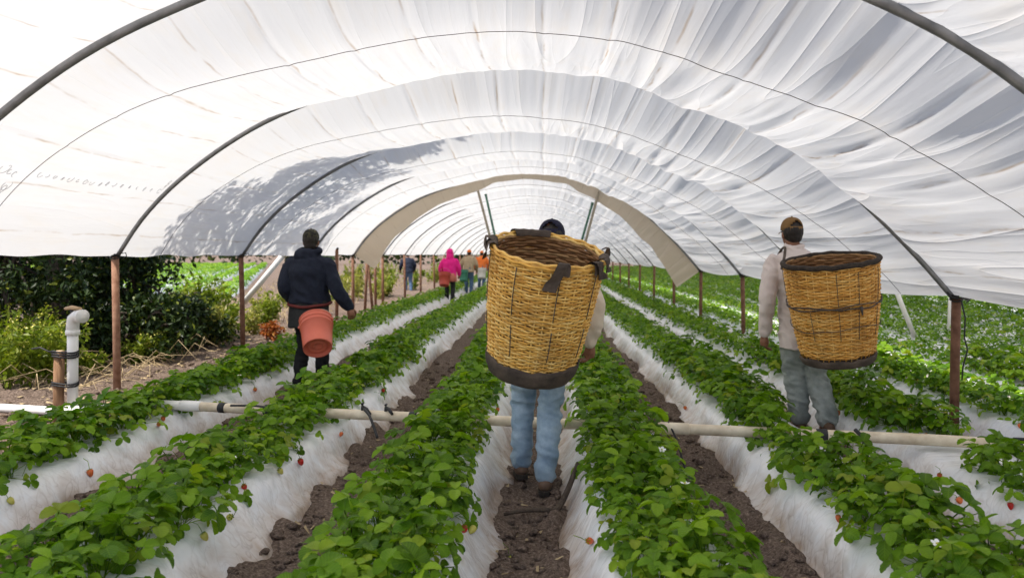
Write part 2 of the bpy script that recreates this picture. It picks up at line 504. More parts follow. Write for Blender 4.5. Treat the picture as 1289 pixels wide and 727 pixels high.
def prof_at(t):
    s = np.clip(t, 0, 1) * PLEN
    p = np.stack([np.interp(s, PT, PROFS[:, 0]), np.interp(s, PT, PROFS[:, 1])], -1)
    n = np.stack([np.interp(s, PT, PN[:, 0]), np.interp(s, PT, PN[:, 1])], -1)
    return p, n
ROPE_W = 0.28                                                  # where in the bay the outer rope presses the film in
def film_points(T, K):
    """T round the arch 0..1, K hoop coordinate -> points, (uv)"""
    kf = np.floor(K + 1e-6); w = np.clip(K - kf, 0, 1)
    p, n = prof_at(T)
    X = p[..., 0]
    m = T * PLEN
    right = sstep(.48, .80, T); env = np.sin(np.pi * np.clip(T, 0, 1)) ** .55
    g = np.where(w < ROPE_W, np.sin(np.clip(w / ROPE_W, 0, 1) * np.pi / 2) ** 1.2, np.cos(np.clip((w - ROPE_W) / (1 - ROPE_W), 0, .9999) * np.pi / 2) ** (.75 - .43 * sstep(.16, .38, T) * (kf > -.5)))
    sag = (.40 * np.sin(np.pi * T) ** 1.7 + .22 * right * (1 - sstep(.94, 1.0, T)) + .03 * vn(kf * 3.7, m * .4, seed=50)) * env * np.interp(kf, [1, 2, 3, 4], [1, .92, .5, .6])
    d = sag * g
    # gathers: ridges run along the tunnel, pinched at the rope and at the hoops
    ww = np.sin(np.pi * w) ** .7
    pin = 1 - .75 * np.exp(-((w - ROPE_W) / .10) ** 2)
    yl = K * 1.4
    wr = (.030 * vn(m * 4.2 + .5 * vn(m * .8, yl * 1.3, seed=65), yl * .55 + 7 * kf, seed=51) * (.35 + 1.5 * right)
          + .020 * (1 - 2 * np.abs(vn(m * 6.5 + .4 * vn(m, yl * 2, seed=66), yl * .8 + 5 * kf, seed=52))) * (.25 + 1.1 * right)
          + .0065 * vn(m * 21, yl * 1.5 + 3 * kf, seed=53) * (.7 + .4 * right))
    # long sagging swags low on the right side
    low = sstep(.66, .86, T)
    wr = wr + low * .075 * vn(m * 2.6 + .9 * np.sin(w * np.pi), kf * 5 + w * .6, seed=54)
    # sharp crease every 0.47 m
    fr = np.abs((m * 2.13) % 1 - .5)
    wr = wr + .045 * np.exp(-(fr / .045) ** 2) * np.exp(-((w - ROPE_W) / .30) ** 2) * (.5 + .6 * vn(np.floor(m * 2.13), kf * 3.1, seed=58))
    d = d + wr * (ww * .8 + .25) * env * pin
    X = X + n[..., 0] * d; Z = p[..., 1] + n[..., 1] * d
    # hems: film pulled straight, dipping slightly between the posts on the right
    Z = Z - .05 * np.sin(np.pi * w) * sstep(.96, 1.0, T) - .015 * sstep(.03, 0, T) * (1 + vn(K * 6, 0 * K, seed=59))
    Y = hoopY(K, p[..., 0])
    return np.stack([X, Y, Z], -1)
def film_mesh(name, ks, nt):
    T, K = np.meshgrid(np.linspace(0, 1, nt), ks, indexing='ij')
    V = film_points(T, K)
    uv = np.stack([T * PLEN, K * 3.2], -1).reshape(-1, 2)
    return np_mesh(name, V, grid_q(nt, len(ks)), uv=uv)
ks1 = np.concatenate([np.arange(-1, 2, 1 / 32), np.arange(2, 4.0001, 1 / 20)])  # film stops beside the camera, cut short to let extra light reach the foreground
cover1 = link('tunnel_cover', film_mesh('tunnel_cover', ks1, 520), MAT['film'],
              label='white translucent plastic film arching over the nearest bays of the tunnel', cat='tunnel cover')
ks2 = np.concatenate([np.arange(4.0, 9, 1 / 12), np.arange(9, 24.01, 1 / 6)])
cover2 = link('tunnel_cover', film_mesh('tunnel_cover', ks2, 300), MAT['film_far'],
              label='far white plastic film beyond the beige hem, running to the tunnel end', cat='tunnel cover')
# dirty beige hem hanging inside hoop 4 (end of the first sheet)
def hem_mesh():
    nt, nd = 260, 8
    T, D = np.meshgrid(np.linspace(.0, 1, nt), np.linspace(0, 1, nd), indexing='ij')
    p, n = prof_at(T)
    wid = .17 + 1.0 * np.abs(T - .5) ** 1.3 + .03 * vn(T * 26, 0 * T, seed=70)
    dd = D * wid
    X = p[..., 0] + n[..., 0] * dd; Z = p[..., 1] + n[..., 1] * dd
    Y = hoopY(4.0, p[..., 0]) + .30 * D * (1 - D * .3) + .02 * vn(T * 90, D * 1.5, seed=71)
    return np_mesh('hem_flap', np.stack([X, Y, Z], -1), grid_q(nt, nd), uv=np.stack([T * PLEN, D], -1).reshape(-1, 2))
link('hem_flap', hem_mesh(), MAT['film_beige'], cover1, label='dirty beige hem hanging from the end of the film')

# hoops with their posts
ORD = ['nearest', 'second', 'third', 'fourth', 'fifth', 'sixth', 'seventh', 'eighth', 'ninth', 'tenth', 'eleventh', 'twelfth', 'thirteenth',
       'fourteenth', 'fifteenth', 'sixteenth', 'seventeenth', 'eighteenth', 'nineteenth', 'twentieth', 'twenty-first', 'twenty-second', 'twenty-third', 'twenty-fourth', 'twenty-fifth']
def clamp_mesh():
    b = MB()
    for k in range(4):
        a0 = rnd.uniform(0, 6)
        pts = [(.047 * math.cos(a0 + j * .7), .047 * math.sin(a0 + j * .7), -.015 + .014 * k + .008 * math.sin(j * 1.3 + k)) for j in range(10)]
        b.tube(pts, .006, 5)
    b.tube([(.0, -.05, .0), (.05, -.07, .03), (.09, -.05, .035), (.10, -.03, .0), (.06, -.045, -.03)], .005, 5)
    b.tube([(-.07, -.03, .05), (-.05, -.05, .01), (0, -.06, 0)], .009, 5)
    return b.mesh('wire_tie')
CLAMP = clamp_mesh()
for k in range(-1, 25):
    t = np.linspace(0, 1, 60 if k < 5 else 34)
    p, n = prof_at(t)
    off = .030
    X = p[:, 0] + n[:, 0] * off; Z = p[:, 1] + n[:, 1] * off
    Y = hoopY(k, p[:, 0])
    yL, yR = float(hoopY(k, XL)), float(hoopY(k, XR))
    lab = {-1: 'unseen hoop at the added tunnel opening that lets light in beside the camera', 0: 'nearest galvanised hoop crossing both upper corners', 1: 'hoop whose left post stands behind the white riser pipe',
           2: 'hoop whose dark pipe crosses the shadowed film on the left', 4: 'hoop carrying the dirty beige hem'}.get(k)
    if lab is None: lab = 'galvanised tunnel hoop with rusty posts, %s from the camera' % ORD[k]
    e = empty('tunnel_hoop', (0, yL, 0), lab, 'hoop', 'hoops carrying the plastic tunnel')
    b = MB(); b.tube(np.stack([X, Y - yL, Z], 1), .027 if k == 0 else .0215 if k < 5 else .018, 10)
    b.build('arch_pipe', MAT['steel'], e)
    for sgn, xx, yy, zt, mm in ((-1, XL, yL, 1.47, 'rust_light' if k < 2 else 'rust'), (1, XR, yR, 1.14, 'rust')):
        gz = float(ground_z(np.array([xx]), np.array([yy]))[0])
        lean = rnd.uniform(-.03, .03) + (.03 if sgn < 0 else 0)
        b = MB(); b.tube([(xx + lean, yy - yL, gz - .35), (xx + lean * .5, yy - yL, (zt + gz) / 2), (xx, yy - yL, zt - .01)], [.036, .035, .035], 12)
        b.build('post', MAT[mm], e)
        if k < 6:
            w = link('wire_tie', CLAMP, MAT['black'], e)
            w.location = (xx, yy - yL, zt - .02); w.rotation_euler = (0, 0, rnd.uniform(-.5, .5) + (0 if sgn > 0 else .3))

# ropes pressed against the film between hoops
for k in range(0, 9):
    t = np.linspace(.002, .998, 260)
    P = film_points(t, np.full_like(t, k + ROPE_W))
    p, n = prof_at(t)
    P[:, 0] += n[:, 0] * .006; P[:, 2] += n[:, 1] * .006
    b = MB(); b.tube(P, .0024 if k < 4 else .004, 5)
    b.build('tie_rope', MAT['rope'], label='thin dark tie rope across the film in the %s bay from the camera' % ['nearest', 'second', 'third', 'fourth', 'fifth', 'sixth', 'seventh', 'eighth', 'ninth'][k],
            cat='rope', group='ropes holding the tunnel film')
# loose threads hanging from the film
for x0, y0, Y0, ln in ((902, 0, 4.6, .24), (620, 57, 5.6, .0), ):
    if ln:
        P0 = px(x0, y0 - 5, Y0)
        b = MB(); b.tube([P0, P0 + Vector((.004, 0, -.5 * ln)), P0 + Vector((-.006, 0, -ln))], .0022, 4)
        b.build('hanging_thread', MAT['rope'], label='single dark thread hanging from the film near the top', cat='thread')

# leaning brace poles inside, just behind the beige hem
def pole(name, a, b_, r, m, label, cat, group=None):
    a = Vector(a); b_ = Vector(b_)
    e = empty(name, a, label, cat, group)
    mb = MB(); mid = (b_ - a) * .5 + Vector((0, 0, -.01))
    mb.tube([(0, 0, 0), mid, b_ - a], r, 10)
    mb.build('shaft', m, e)
    c = MB(); dr = (b_ - a).normalized()
    c.tube([b_ - a - dr * .05, b_ - a - dr * .0 + dr * .012], r * 1.25, 10); c.build('end_cap', m, e)
    return e
MAT['green_paint'] = simple('dull_green_paint', (.04, .12, .08), (.08, .19, .13), 8, .6, .1, 40, .002)
MAT['grey_pole'] = simple('weathered_grey_pole', (.28, .24, .18), (.42, .37, .29), 8, .7, .2, 40, .002)
def to_film(x, y, Y): return px(x, y, Y)
pole('brace_pole', px(640, 385, 17.6), px(598, 226, 17.4), .03, MAT['grey_pole'], 'weathered grey brace pole leaning left behind the woven basket', 'pole')
pole('brace_pole', px(640, 372, 19.4), px(611, 243, 19.2), .03, MAT['green_paint'], 'green brace pole beside the grey pole on the left', 'pole')
pole('brace_pole', px(715, 385, 16.4), px(756, 233, 16.2), .03, MAT['grey_pole'], 'weathered grey brace pole leaning right above the navy cap', 'pole')
pole('brace_pole', px(712, 372, 18.4), px(746, 255, 18.2), .03, MAT['green_paint'], 'green brace pole beside the grey pole on the right', 'pole')

# ------------------------------------------------------------------ neighbouring tunnel on the right (its film is rolled up on the near side)
NB = np.array([(3.85, 1.80), (4.5, 2.45), (5.5, 2.95), (6.4, 3.15), (7.3, 3.15), (8.3, 2.9), (9.2, 2.4), (9.9, 1.8), (10.25, 1.35)])
nbp, nbt = smooth_prof(NB, 60)
kk = np.arange(-4, 22.01, .2)
NT_, NK = np.meshgrid(np.arange(60), kk, indexing='ij')
NX = nbp[NT_, 0]; NZ = nbp[NT_, 1] - .12 * np.sin(np.pi * (NK % 1)) ** 2
NY = hoopY(NK, NX)
link('tunnel_cover', np_mesh('neighbour_cover', np.stack([NX, NY, NZ], -1), grid_q(60, len(kk)), uv=np.stack([nbt[NT_], NK * 3.2], -1).reshape(-1, 2)), MAT['film_far'],
     label='white film of the neighbouring tunnel over the field on the right', cat='tunnel cover')
for k in range(1, 16):
    yR = float(hoopY(k, 10.25))
    e = empty('tunnel_hoop', (10.25, yR, 0), 'hoop of the neighbouring tunnel on the right, %s from the camera' % ['nearest', 'second', 'third', 'fourth', 'fifth', 'sixth', 'seventh', 'eighth', 'ninth', 'tenth', 'eleventh', 'twelfth', 'thirteenth', 'fourteenth', 'fifteenth'][k - 1], 'hoop', 'hoops of the neighbouring tunnel')
    full = np.vstack([[(3.36, 1.14), (3.6, 1.5)], nbp[::4], [(10.25, 1.30)]])
    b = MB(); b.tube([(x - 10.25, float(hoopY(k, x)) - yR, z - .03) for x, z in full], .027, 8); b.build('arch_pipe', MAT['steel'], e)
    b = MB(); b.tube([(rnd.uniform(-.04, .04), 0, -.35), (0, 0, 1.34)], .036, 9); b.build('post', MAT['rust'], e)
pole('brace_pole', px(1152, 425, 11.2), px(1124, 355, 11.2) , .035, MAT['pvc'], 'white brace pole slanting down behind the right basket', 'pole')
pole('brace_pole', px(1194, 428, 10.9), px(1197, 360, 10.9), .026, MAT['pvc'], 'upright white stake just left of the right front post', 'pole')
# dangling black wire on the right front post
b = MB(); b.tube([px(1210, 378, 5.93), px(1215, 400, 5.93), px(1214, 425, 5.93), px(1218, 440, 5.93), px(1212, 462, 5.93), px(1211, 478, 5.93)], .006, 6)
b.build('wire', MAT['black'], label='black wire dangling beside the right front post', cat='wire')
# ------------------------------------------------------------------ irrigation pipe across the beds, riser, stake
def path_at(pts, seg=10):
    out = []
    P = [Vector(p) for p in pts]
    Q = [P[0] * 2 - P[1]] + P + [P[-1] * 2 - P[-2]]
    for i in range(len(P) - 1):
        p0, p1, p2, p3 = Q[i:i + 4]
        for j in range(seg):
            u = j / seg
            out.append(.5 * (2 * p1 + (p2 - p0) * u + (2 * p0 - 5 * p1 + 4 * p2 - p3) * u * u + (3 * p1 - p0 - 3 * p2 + p3) * u ** 3))
    return out + [P[-1]]
PIPE_R = .036
main = path_at([(-5.2, 6.62, .15), (-4.5, 6.46, .15), (-3.95, 6.33, .155), (-3.45, 6.1, .235), (-3.1, 5.95, .290), (-1.8, 5.66, .290), (-.63, 5.42, .290), (.5, 5.2, .290), (1.6, 4.98, .290), (2.62, 4.77, .290), (3.3, 4.62, .268), (4.4, 4.4, .268)], 8)
ep = empty('irrigation_pipe', (-3.95, 6.33, .0), 'white and yellowed plastic irrigation pipe lying across all the beds', 'pipe')
off = Vector(ep.location)
xcut = -2.72
cut = min(range(len(main)), key=lambda i: abs(main[i].x - xcut))
b = MB(); b.tube([p - off for p in main[:cut + 1]], PIPE_R, 14); b.build('pipe_section', MAT['pvc'], ep, label='clean white end of the pipe')
b = MB(); b.tube([p - off for p in main[cut:]], PIPE_R, 14); b.build('pipe_section', MAT['pvc_old'], ep, label='yellowed stained length of the pipe')
def pipe_pt(x):
    for a, c in zip(main[:-1], main[1:]):
        if a.x <= x <= c.x:
            u = (x - a.x) / (c.x - a.x)
            return a.lerp(c, u), (c - a).normalized()
    return main[-1], Vector((1, 0, 0))
for x, w, m, r in ((-2.72, .09, 'pvc', .041), (-2.45, .028, 'black', .0395), (-2.05, .05, 'black', .0405), (-.93, .03, 'black', .0395), (1.83, .035, 'black', .040), (.9, .10, 'pvc_old', .040), (2.95, .03, 'black', .0395)):
    p, d = pipe_pt(x)
    b = MB(); b.tube([p - off - d * w, p - off - d * w * .96, p - off + d * w * .96, p - off + d * w], [PIPE_R * 1.0, r, r, PIPE_R * 1.0], 14)
    b.build('pipe_clamp' if m == 'black' else 'coupling', MAT[m], ep)
def valve(x, lean):
    p, d = pipe_pt(x)
    e = empty('drip_valve', p + Vector((0, 0, PIPE_R)), 'small black drip line valve on the pipe ' + lean[1], 'valve', 'black drip valves on the pipe')
    b = MB(); b.tube([(0, 0, -.01), (0, 0, .028)], [.014, .012], 8); b.build('stem', MAT['black'], e)
    b = MB(); q = Vector(lean[0]); b.tube([Vector((0, 0, .025)), Vector((0, 0, .028)) + q * .05, Vector((0, 0, .02)) + q * .10 + Vector((0, 0, -.01))], [.011, .013, .010], 8); b.build('body', MAT['black'], e)
    b = MB(); b.box((0, 0, .045), (.012, .05, .012)); b.tube([(0, 0, .02), (0, 0, .045)], .005, 6); b.build('lever', MAT['black'], e)
valve(-1.98, ((.3, -.8, 0), 'left of the second bed'))
valve(-1.32, ((.7, -.6, -.3), 'above the furrow right of the second bed'))
valve(-1.14, ((.6, -.7, -.2), 'just left of the third bed'))
def hose(pts, label, r=.007):
    b = MB(); b.tube(path_at(pts, 8), r, 7); b.build('drip_hose', MAT['black'], label=label, cat='hose', group='black drip hoses')
hose([(-2.35, 5.70, .33), (-2.15, 5.66, .335), (-1.95, 5.60, .325)], 'short black hose lying along the pipe left of the second bed', .009)
p, d = pipe_pt(-1.32); hose([p + Vector((.02, -.04, .05)), p + Vector((.09, -.16, .02)), p + Vector((.17, -.28, -.10))], 'black hose end hanging over the second bed shoulder', .010)
p, d = pipe_pt(.86); hose([p + Vector((0, 0, .04)), p + Vector((.04, -.10, -.06)), p + Vector((.07, -.2, -.20)), p + Vector((.10, -.26, -.26))], 'thin black hose dropping from the pipe into the furrow right of centre', .007)
p, d = pipe_pt(2.05); hose([p + Vector((-.02, .0, .045)), p + Vector((-.0, -.08, .0)), p + Vector((-.03, -.2, -.12)), p + Vector((-.12, -.32, -.22))], 'dark hose looping down from the pipe beside the tan cap man', .013)
p, d = pipe_pt(2.98); hose([p + Vector((-.05, -.0, .046)), p + Vector((.08, -.03, .047)), p + Vector((.30, -.08, .045))], 'black hose stub lying along the pipe at the right post', .011)

# riser with elbow and wooden handle
base, d = pipe_pt(-3.93)
er = empty('riser_pipe', (base.x, base.y, base.z), 'white plastic riser pipe with elbow and wooden handle on top', 'pipe')
b = MB(); b.tube([(0, 0, -.02), (0, 0, .45), (.0, 0, .70)], .042, 16); b.build('riser', MAT['pvc'], er)
b = MB(); b.tube([(0, 0, .66), (0, 0, .72), (.014, -.01, .775), (.055, -.03, .80), (.12, -.06, .80)], .049, 16); b.tube([(0, 0, .64), (0, 0, .68)], .055, 16); b.tube([(.088, -.044, .80), (.125, -.0625, .80)], .056, 16); b.build('elbow', MAT['pvc'], er)
b = MB(); b.tube([(0, 0, -.09), (0, 0, .05)], .055, 16); b.tube([(-.10, 0.016, 0), (.10, -.016, 0)], .050, 16); b.build('tee', MAT['pvc'], er)
b = MB(); b.tube([(-.075, .03, .858), (.0, -.01, .868), (.10, -.06, .862)], [.018, .026, .018], 10, flat=.7); b.build('handle', MAT['pale_wood'], er)
b = MB(); b.tube([(.0, -.0, .80), (.0, -.005, .86)], .018, 8); b.build('spindle', MAT['black'], er)
for z in (.22, .24, .46, .48, .50):
    b = MB(); pts = [(-.045 + .105 * math.cos(a) - 0.01, -.01 + .06 * math.sin(a), z + .008 * math.sin(a * 2)) for a in np.linspace(0, 2 * math.pi, 20)]
    b.tube(pts, .008, 5); b.build('tape', MAT['black'], er)
b = MB(); b.tube([(-.10, -.03, .49), (-.17, -.06, .51), (-.24, -.05, .54), (-.30, -.07, .53)], .007, 5); b.build('tape', MAT['black'], er)
es = empty('wooden_stake', (base.x - .115, base.y - .01, .10), 'rusty brown wooden stake taped to the white riser', 'stake')
b = MB(); b.tube([(.0, -.0, -.3), (.004, 0, .25), (.01, .0, .56)], [.043, .041, .040], 11); b.build('shaft', MAT['wood'], es)
b = MB(); b.tube([(.01, 0, .557), (.01, 0, .566)], [.036, .03], 11); b.build('cut_top', MAT['pale_wood'], es)

# ------------------------------------------------------------------ baskets and buckets
MAT['cane'] = make_cane('golden_cane', (.44, .18, .03), (.86, .49, .105), (.94, .68, .26))
MAT['cane_dark'] = make_cane('aged_cane', (.38, .155, .028), (.74, .37, .075), (.86, .56, .19))
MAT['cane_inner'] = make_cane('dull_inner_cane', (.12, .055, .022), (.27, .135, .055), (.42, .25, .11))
MAT['rubber_band'] = simple('dirty_dark_rubber', (.045, .034, .027), (.12, .088, .066), 14, .9, .5, 70, .006)
MAT['felt'] = simple('dark_felt_wrap', (.022, .018, .015), (.07, .052, .04), 40, 1.0, .8, 220, .006)
def weave(R0, R1, H, rows, n, mb, half_h, amp=.0058, seed=0, z0=.0):
    seg = n * 4
    th = np.arange(seg) / seg * 2 * np.pi
    prof = [(1, 0), (.35, 1), (-.35, 1), (-1, 0), (-.35, -1), (.35, -1)]
    for i in range(rows):
        f = (i + .5) / rows
        z = z0 + (H - z0) * f
        r = R0 + (R1 - R0) * (z / H) ** .8
        bul = .012 * math.sin(math.pi * z / H)
        rr = r + bul + amp * np.sin(n / 2 * th + i * math.pi) + .004 * vn(th * 6, th * 0 + i * .7, seed=seed)
        zz = z + .0055 * vn(th * 2.2, th * 0 + i * .35, seed=seed + 1) + .003 * vn(th * 9, th * 0 + i, seed=seed + 2)
        pts = []
        for (a, c) in prof:
            pts.append(np.stack([(rr + .0042 * a) * np.cos(th), (rr + .0042 * a) * np.sin(th), zz + half_h * c], 1))
        V = np.stack(pts, 1).reshape(-1, 3)
        mb.add(V, [tuple(q) for q in np.concatenate([grid_q(seg, 6, True), np.stack([(seg - 1) * 6 + np.arange(6), (seg - 1) * 6 + (np.arange(6) + 1) % 6, (np.arange(6) + 1) % 6, np.arange(6)], 1)])], (i * .618) % 1 * .8 + rnd.random() * .2)
def basket(loc, rot, R0, R1, H, rows, n, cane, label, kind):
    e = empty('harvest_basket', loc, label, 'basket')
    e.rotation_euler = rot
    b = MB(); weave(R0, R1, H, rows, n, b, H / rows * .42, seed=7 if kind == 'rag' else 27, z0=.06)
    b.build('weave', cane, e, kind='stuff')
    b = MB()
    def rad(z): return R0 + (R1 - R0) * max(z / H, 0) ** .8 + .012 * math.sin(math.pi * min(max(z / H, 0), 1))
    for k in range(n):
        a = (k + .5) / n * 2 * math.pi
        b.tube([(rad(z) * math.cos(a), rad(z) * math.sin(a), z) for z in np.linspace(.02, H, 7)], .0048, 5, a=rnd.random())
    b.build('stakes', cane, e, kind='stuff')
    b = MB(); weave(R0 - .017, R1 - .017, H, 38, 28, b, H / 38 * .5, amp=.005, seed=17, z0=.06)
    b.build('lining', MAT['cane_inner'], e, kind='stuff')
    th = np.linspace(0, 2 * math.pi, 97)
    # base band of dirty rubber with a closed bottom
    nb = 72; tt = np.arange(nb) / nb * 2 * np.pi
    up = (.115 if kind == 'rag' else .065) + .012 * vn(tt * 3, tt * 0, seed=3) + .006 * vn(tt * 11, tt * 0, seed=4)
    V = []
    for f, dr in ((0, -.17), (0, -.03), (.02, .0), (.08, .012), (.35, .020), (.7, .021), (.97, .019), (1.0, .011)):
        z = -.014 + up * f
        if f == 0: z = z * 0 - .016
        rr = np.array([rad(max(float(q), 0)) for q in z]) + dr + .004 * vn(tt * 7, tt * 0 + f * 3, seed=5)
        V.append(np.stack([rr * np.cos(tt), rr * np.sin(tt), z], 1))
    Fc = [tuple(q) for q in grid_q(len(V), nb, True)] + [tuple(range(nb))[::-1]]
    b = MB(); b.add(np.concatenate(V), Fc); b.build('base_band', MAT['rubber_band'], e)
    if kind == 'rag':
        b = MB()
        for j, (dz, dr, ph) in enumerate(((.0, .006, 0), (.016, .0, 2), (.004, -.010, 4))):
            r = rad(H) + dr + .004 * np.sin(th * 19 + ph)
            b.tube(np.stack([r * np.cos(th), r * np.sin(th), H + dz + .004 * np.cos(th * 19 + ph)], 1), .0085, 6, a=.3 + j * .25)
        b.build('rim', cane, e)
        # dark rag wraps on the rim: (angle, half width, drop outside)
        def wrap(a0, hw, drop, name='rim_wrap'):
            na, nd = 14, 12
            A, D = np.meshgrid(np.linspace(a0 - hw, a0 + hw, na), np.linspace(0, 1, nd), indexing='ij')
            ang = D * 3.6 - .4
            rr = rad(H) + .030 * np.cos(ang) + .004 * vn(A * 30, D * 5, seed=8)
            zz = H + .004 + .030 * np.sin(ang) + .004 * vn(A * 26, D * 4, seed=9) - (drop * np.maximum(0, .25 - D) * 4)
            bb = MB(); bb.add(np.stack([rr * np.cos(A), rr * np.sin(A), zz], -1), [tuple(q) for q in grid_q(na, nd)])
            return bb.build(name, MAT['rubber_band'], e)
        def rag(a0, w, ln, tilt, name='rag_tie'):
            nu, nv = 9, 5
            U, W = np.meshgrid(np.linspace(0, 1, nu), np.linspace(-1, 1, nv), indexing='ij')
            bend = np.where(U < .3, .03 * np.sin(U / .3 * np.pi / 2), .03)
            z = H + .035 - np.where(U < .3, .0, (U - .3) * ln / .7) + .012 * np.sin(U * 9)
            zr = np.maximum(z, .1)
            r = rad(H) + .012 + bend - .02 * (1 - U) + .010 * np.sin(U * 6 + W) - (H - np.minimum(z, H)) * .12
            a = a0 + (W * w * (.75 + .35 * U) + tilt * U) / .33
            bb = MB(); V = np.stack([r * np.cos(a), r * np.sin(a), z], -1)
            V2 = V + np.stack([np.cos(a) * .005, np.sin(a) * .005, 0 * a], -1)
            q = grid_q(nu, nv)
            bb.add(np.concatenate([V.reshape(-1, 3), V2.reshape(-1, 3)]), [tuple(x) for x in q[:, ::-1]] + [tuple(x + nu * nv) for x in q])
            return bb.build(name, MAT['rubber_band'], e)
        wrap(R(110), .38, .01); wrap(R(184), .24, .02); wrap(R(-6), .16, .02); wrap(R(-75), .10, .02); wrap(R(-36), .12, .02)
        rag(R(-74), .032, .15, -.07); rag(R(-42), .032, .10, .08); rag(R(-30), .026, .08, .09); rag(R(186), .03, .13, -.04); rag(R(14), .02, .06, .02)
        for a in (-118, -76, -35, 200, 60):           # dark stitches down the side
            bb = MB(); z0, z1 = H * rnd.uniform(.55, .62), H * rnd.uniform(.86, .98)
            for (u0, u1) in ((.22, .52), (.56, .98), (.0, .16)):
                bb.tube([((rad(z) + .0155) * math.cos(R(a) + .02 * math.sin(z * 9)), (rad(z) + .0155) * math.sin(R(a) + .02 * math.sin(z * 9)), z) for z in np.linspace(u0 * H + .02, u1 * H - .01, 9)], .0028, 5)
            bb.build('stitch', MAT['rope'], e)
    else:
        b = MB(); r = rad(H) + .004 + .003 * vn(th * 9, th * 0, seed=6)
        b.tube(np.stack([r * np.cos(th), r * np.sin(th), H + .005 * vn(th * 5, th * 0, seed=11)], 1), .019, 10)
        b.build('rim', MAT['felt'], e, label='thick dark felt wrapped rim')
        for zf, m_ in ((.60, 2), (.38, 1)):
            for q in range(m_):
                b = MB(); zz = H * zf + .016 * np.sin(th * 3 + q * 2.1) + .012 * vn(th * 2.5, th * 0 + q, seed=12)
                r = np.array([rad(v) for v in zz]) + .017
                b.tube(np.stack([r * np.cos(th), r * np.sin(th), zz], 1), .0045 if zf > .5 else .0028, 6); b.build('cord', MAT['rope'], e)
        for a in (-140, -105, -80, -48, 150, 40):
            bb = MB()
            for (u0, u1) in ((.62, .94), (.28, .56)):
                if rnd.random() < .8:
                    bb.tube([((rad(z) + .0155) * math.cos(R(a)), (rad(z) + .0155) * math.sin(R(a) + .05 * math.sin(z * 7)), z) for z in np.linspace(u0 * H, u1 * H, 7)], .0024, 5)
            if bb.n: bb.build('stitch', MAT['rope'], e)
        b = MB(); b.tube([((rad(H * .6) + .018) * math.cos(R(-78)), (rad(H * .6) + .018) * math.sin(R(-78)), H * .6), ((rad(H * .52) + .025) * math.cos(R(-77)), (rad(H * .52) + .025) * math.sin(R(-77)), H * .52)], [.013, .004], 6); b.build('knot', MAT['rope'], e)
    return e
def align(bottom, top):
    """rotation that turns +Z into bottom->top"""
    return (Vector(top) - Vector(bottom)).to_track_quat('Z', 'Y').to_euler()
def axis_basket(bottom, top, *a):
    d = Vector(top) - Vector(bottom)
    q = Vector((0, 0, 1)).rotation_difference(d.normalized())
    return basket(Vector(bottom), q.to_euler(), a[0], a[1], d.length, *a[2:])
axis_basket((-.066, 4.29, .822), (.034, 4.09, 1.485), .228, .308, 56, 40, MAT['cane'], 'golden woven cane basket with dark rags tied on its rim, on the central man', 'rag')
axis_basket((2.205, 5.62, .695), (2.115, 5.535, 1.425), .243, .330, 50, 42, MAT['cane_dark'], 'tapered woven basket with thick dark rim on the man in the tan cap', 'felt')

# carrying straps
def strap(pts, label):
    b = MB(); b.tube(path_at(pts, 6), .011, 8, flat=.35); b.build('carrying_strap', MAT['rubber_band'], label=label, cat='strap')
strap([(1.80, 5.66, 1.36), (1.90, 5.90, 1.475), (1.95, 6.08, 1.53), (1.93, 6.22, 1.42), (1.92, 6.25, 1.25)], 'dark carrying strap over the left shoulder of the man in the tan cap')

MAT['bucket_coral'] = simple('coral_bucket_plastic', (.60, .125, .075), (.68, .165, .10), 5, .45, .05, 40, .001)
MAT['bucket_red'] = simple('red_bucket_plastic', (.40, .05, .03), (.5, .08, .05), 5, .5, .05, 40, .001)
MAT['bucket_white'] = simple('white_bucket_plastic', (.6, .58, .52), (.7, .68, .62), 5, .5, .05, 40, .001)
MAT['bucket_green'] = simple('green_bucket_plastic', (.03, .16, .10), (.05, .22, .14), 5, .5, .05, 40, .001)
def bucket(loc, rot, R0, R1, H, m, label, handle=True):
    e = empty('bucket', loc, label, 'bucket'); e.rotation_euler = rot
    def turned(pr, name, m, sgm=36):
        b = MB(); b.rings([(0, 0, z) for r, z in pr], [(r, r) for r, z in pr], sgm, cap=False)
        return b.build(name, m, e)
    pr = [(.001, .032), (R0 * .30, .032), (R0 * .32, .026), (R0 * .36, .032), (R0 * .62, .032), (R0 * .64, .026), (R0 * .68, .032), (R0 * .93, .032), (R0 * .95, 0), (R0, .0), (R0 * 1.005, .006)]
    def rr(z): return R0 + (R1 - R0) * z / H
    for z, d in ((.2, 0), (.72, 0), (.725, .006), (.745, .006), (.75, 0), (.835, 0), (.84, .007), (.86, .007), (.865, .001), (.97, .001), (.975, .006), (1.0, .006), (1.0, -.004), (.97, -.004), (.12, -.004)):
        pr.append((rr(z * H) + d, z * H))
    pr.append((.001, .045))
    turned(pr, 'shell', m)
    if handle:
        b = MB(); b.tube([(R1 * 1.04 * math.cos(a), -.02 - .0 * math.sin(a), H * .86 + R1 * 1.15 * math.sin(a)) for a in np.linspace(0, math.pi, 17)], .0035, 6)
        b.build('handle', MAT['grey_pole'], e)
        b = MB()
        for sg in (-1, 1): b.ball((sg * R1 * 1.03, -.02, H * .86), .014, 8, 6)
        b.build('handle_lug', m, e)
    return e
_bk_top, _bk_bot = px(398, 404, 7.66), px(400, 438, 7.40)
_d = (_bk_top - _bk_bot).normalized()
bucket(_bk_bot + Vector((0, 0, 0)), Vector((0, 0, 1)).rotation_difference(_d).to_euler(), .138, .163, .375, MAT['bucket_coral'], 'coral plastic bucket hanging behind the worker in the navy jacket')
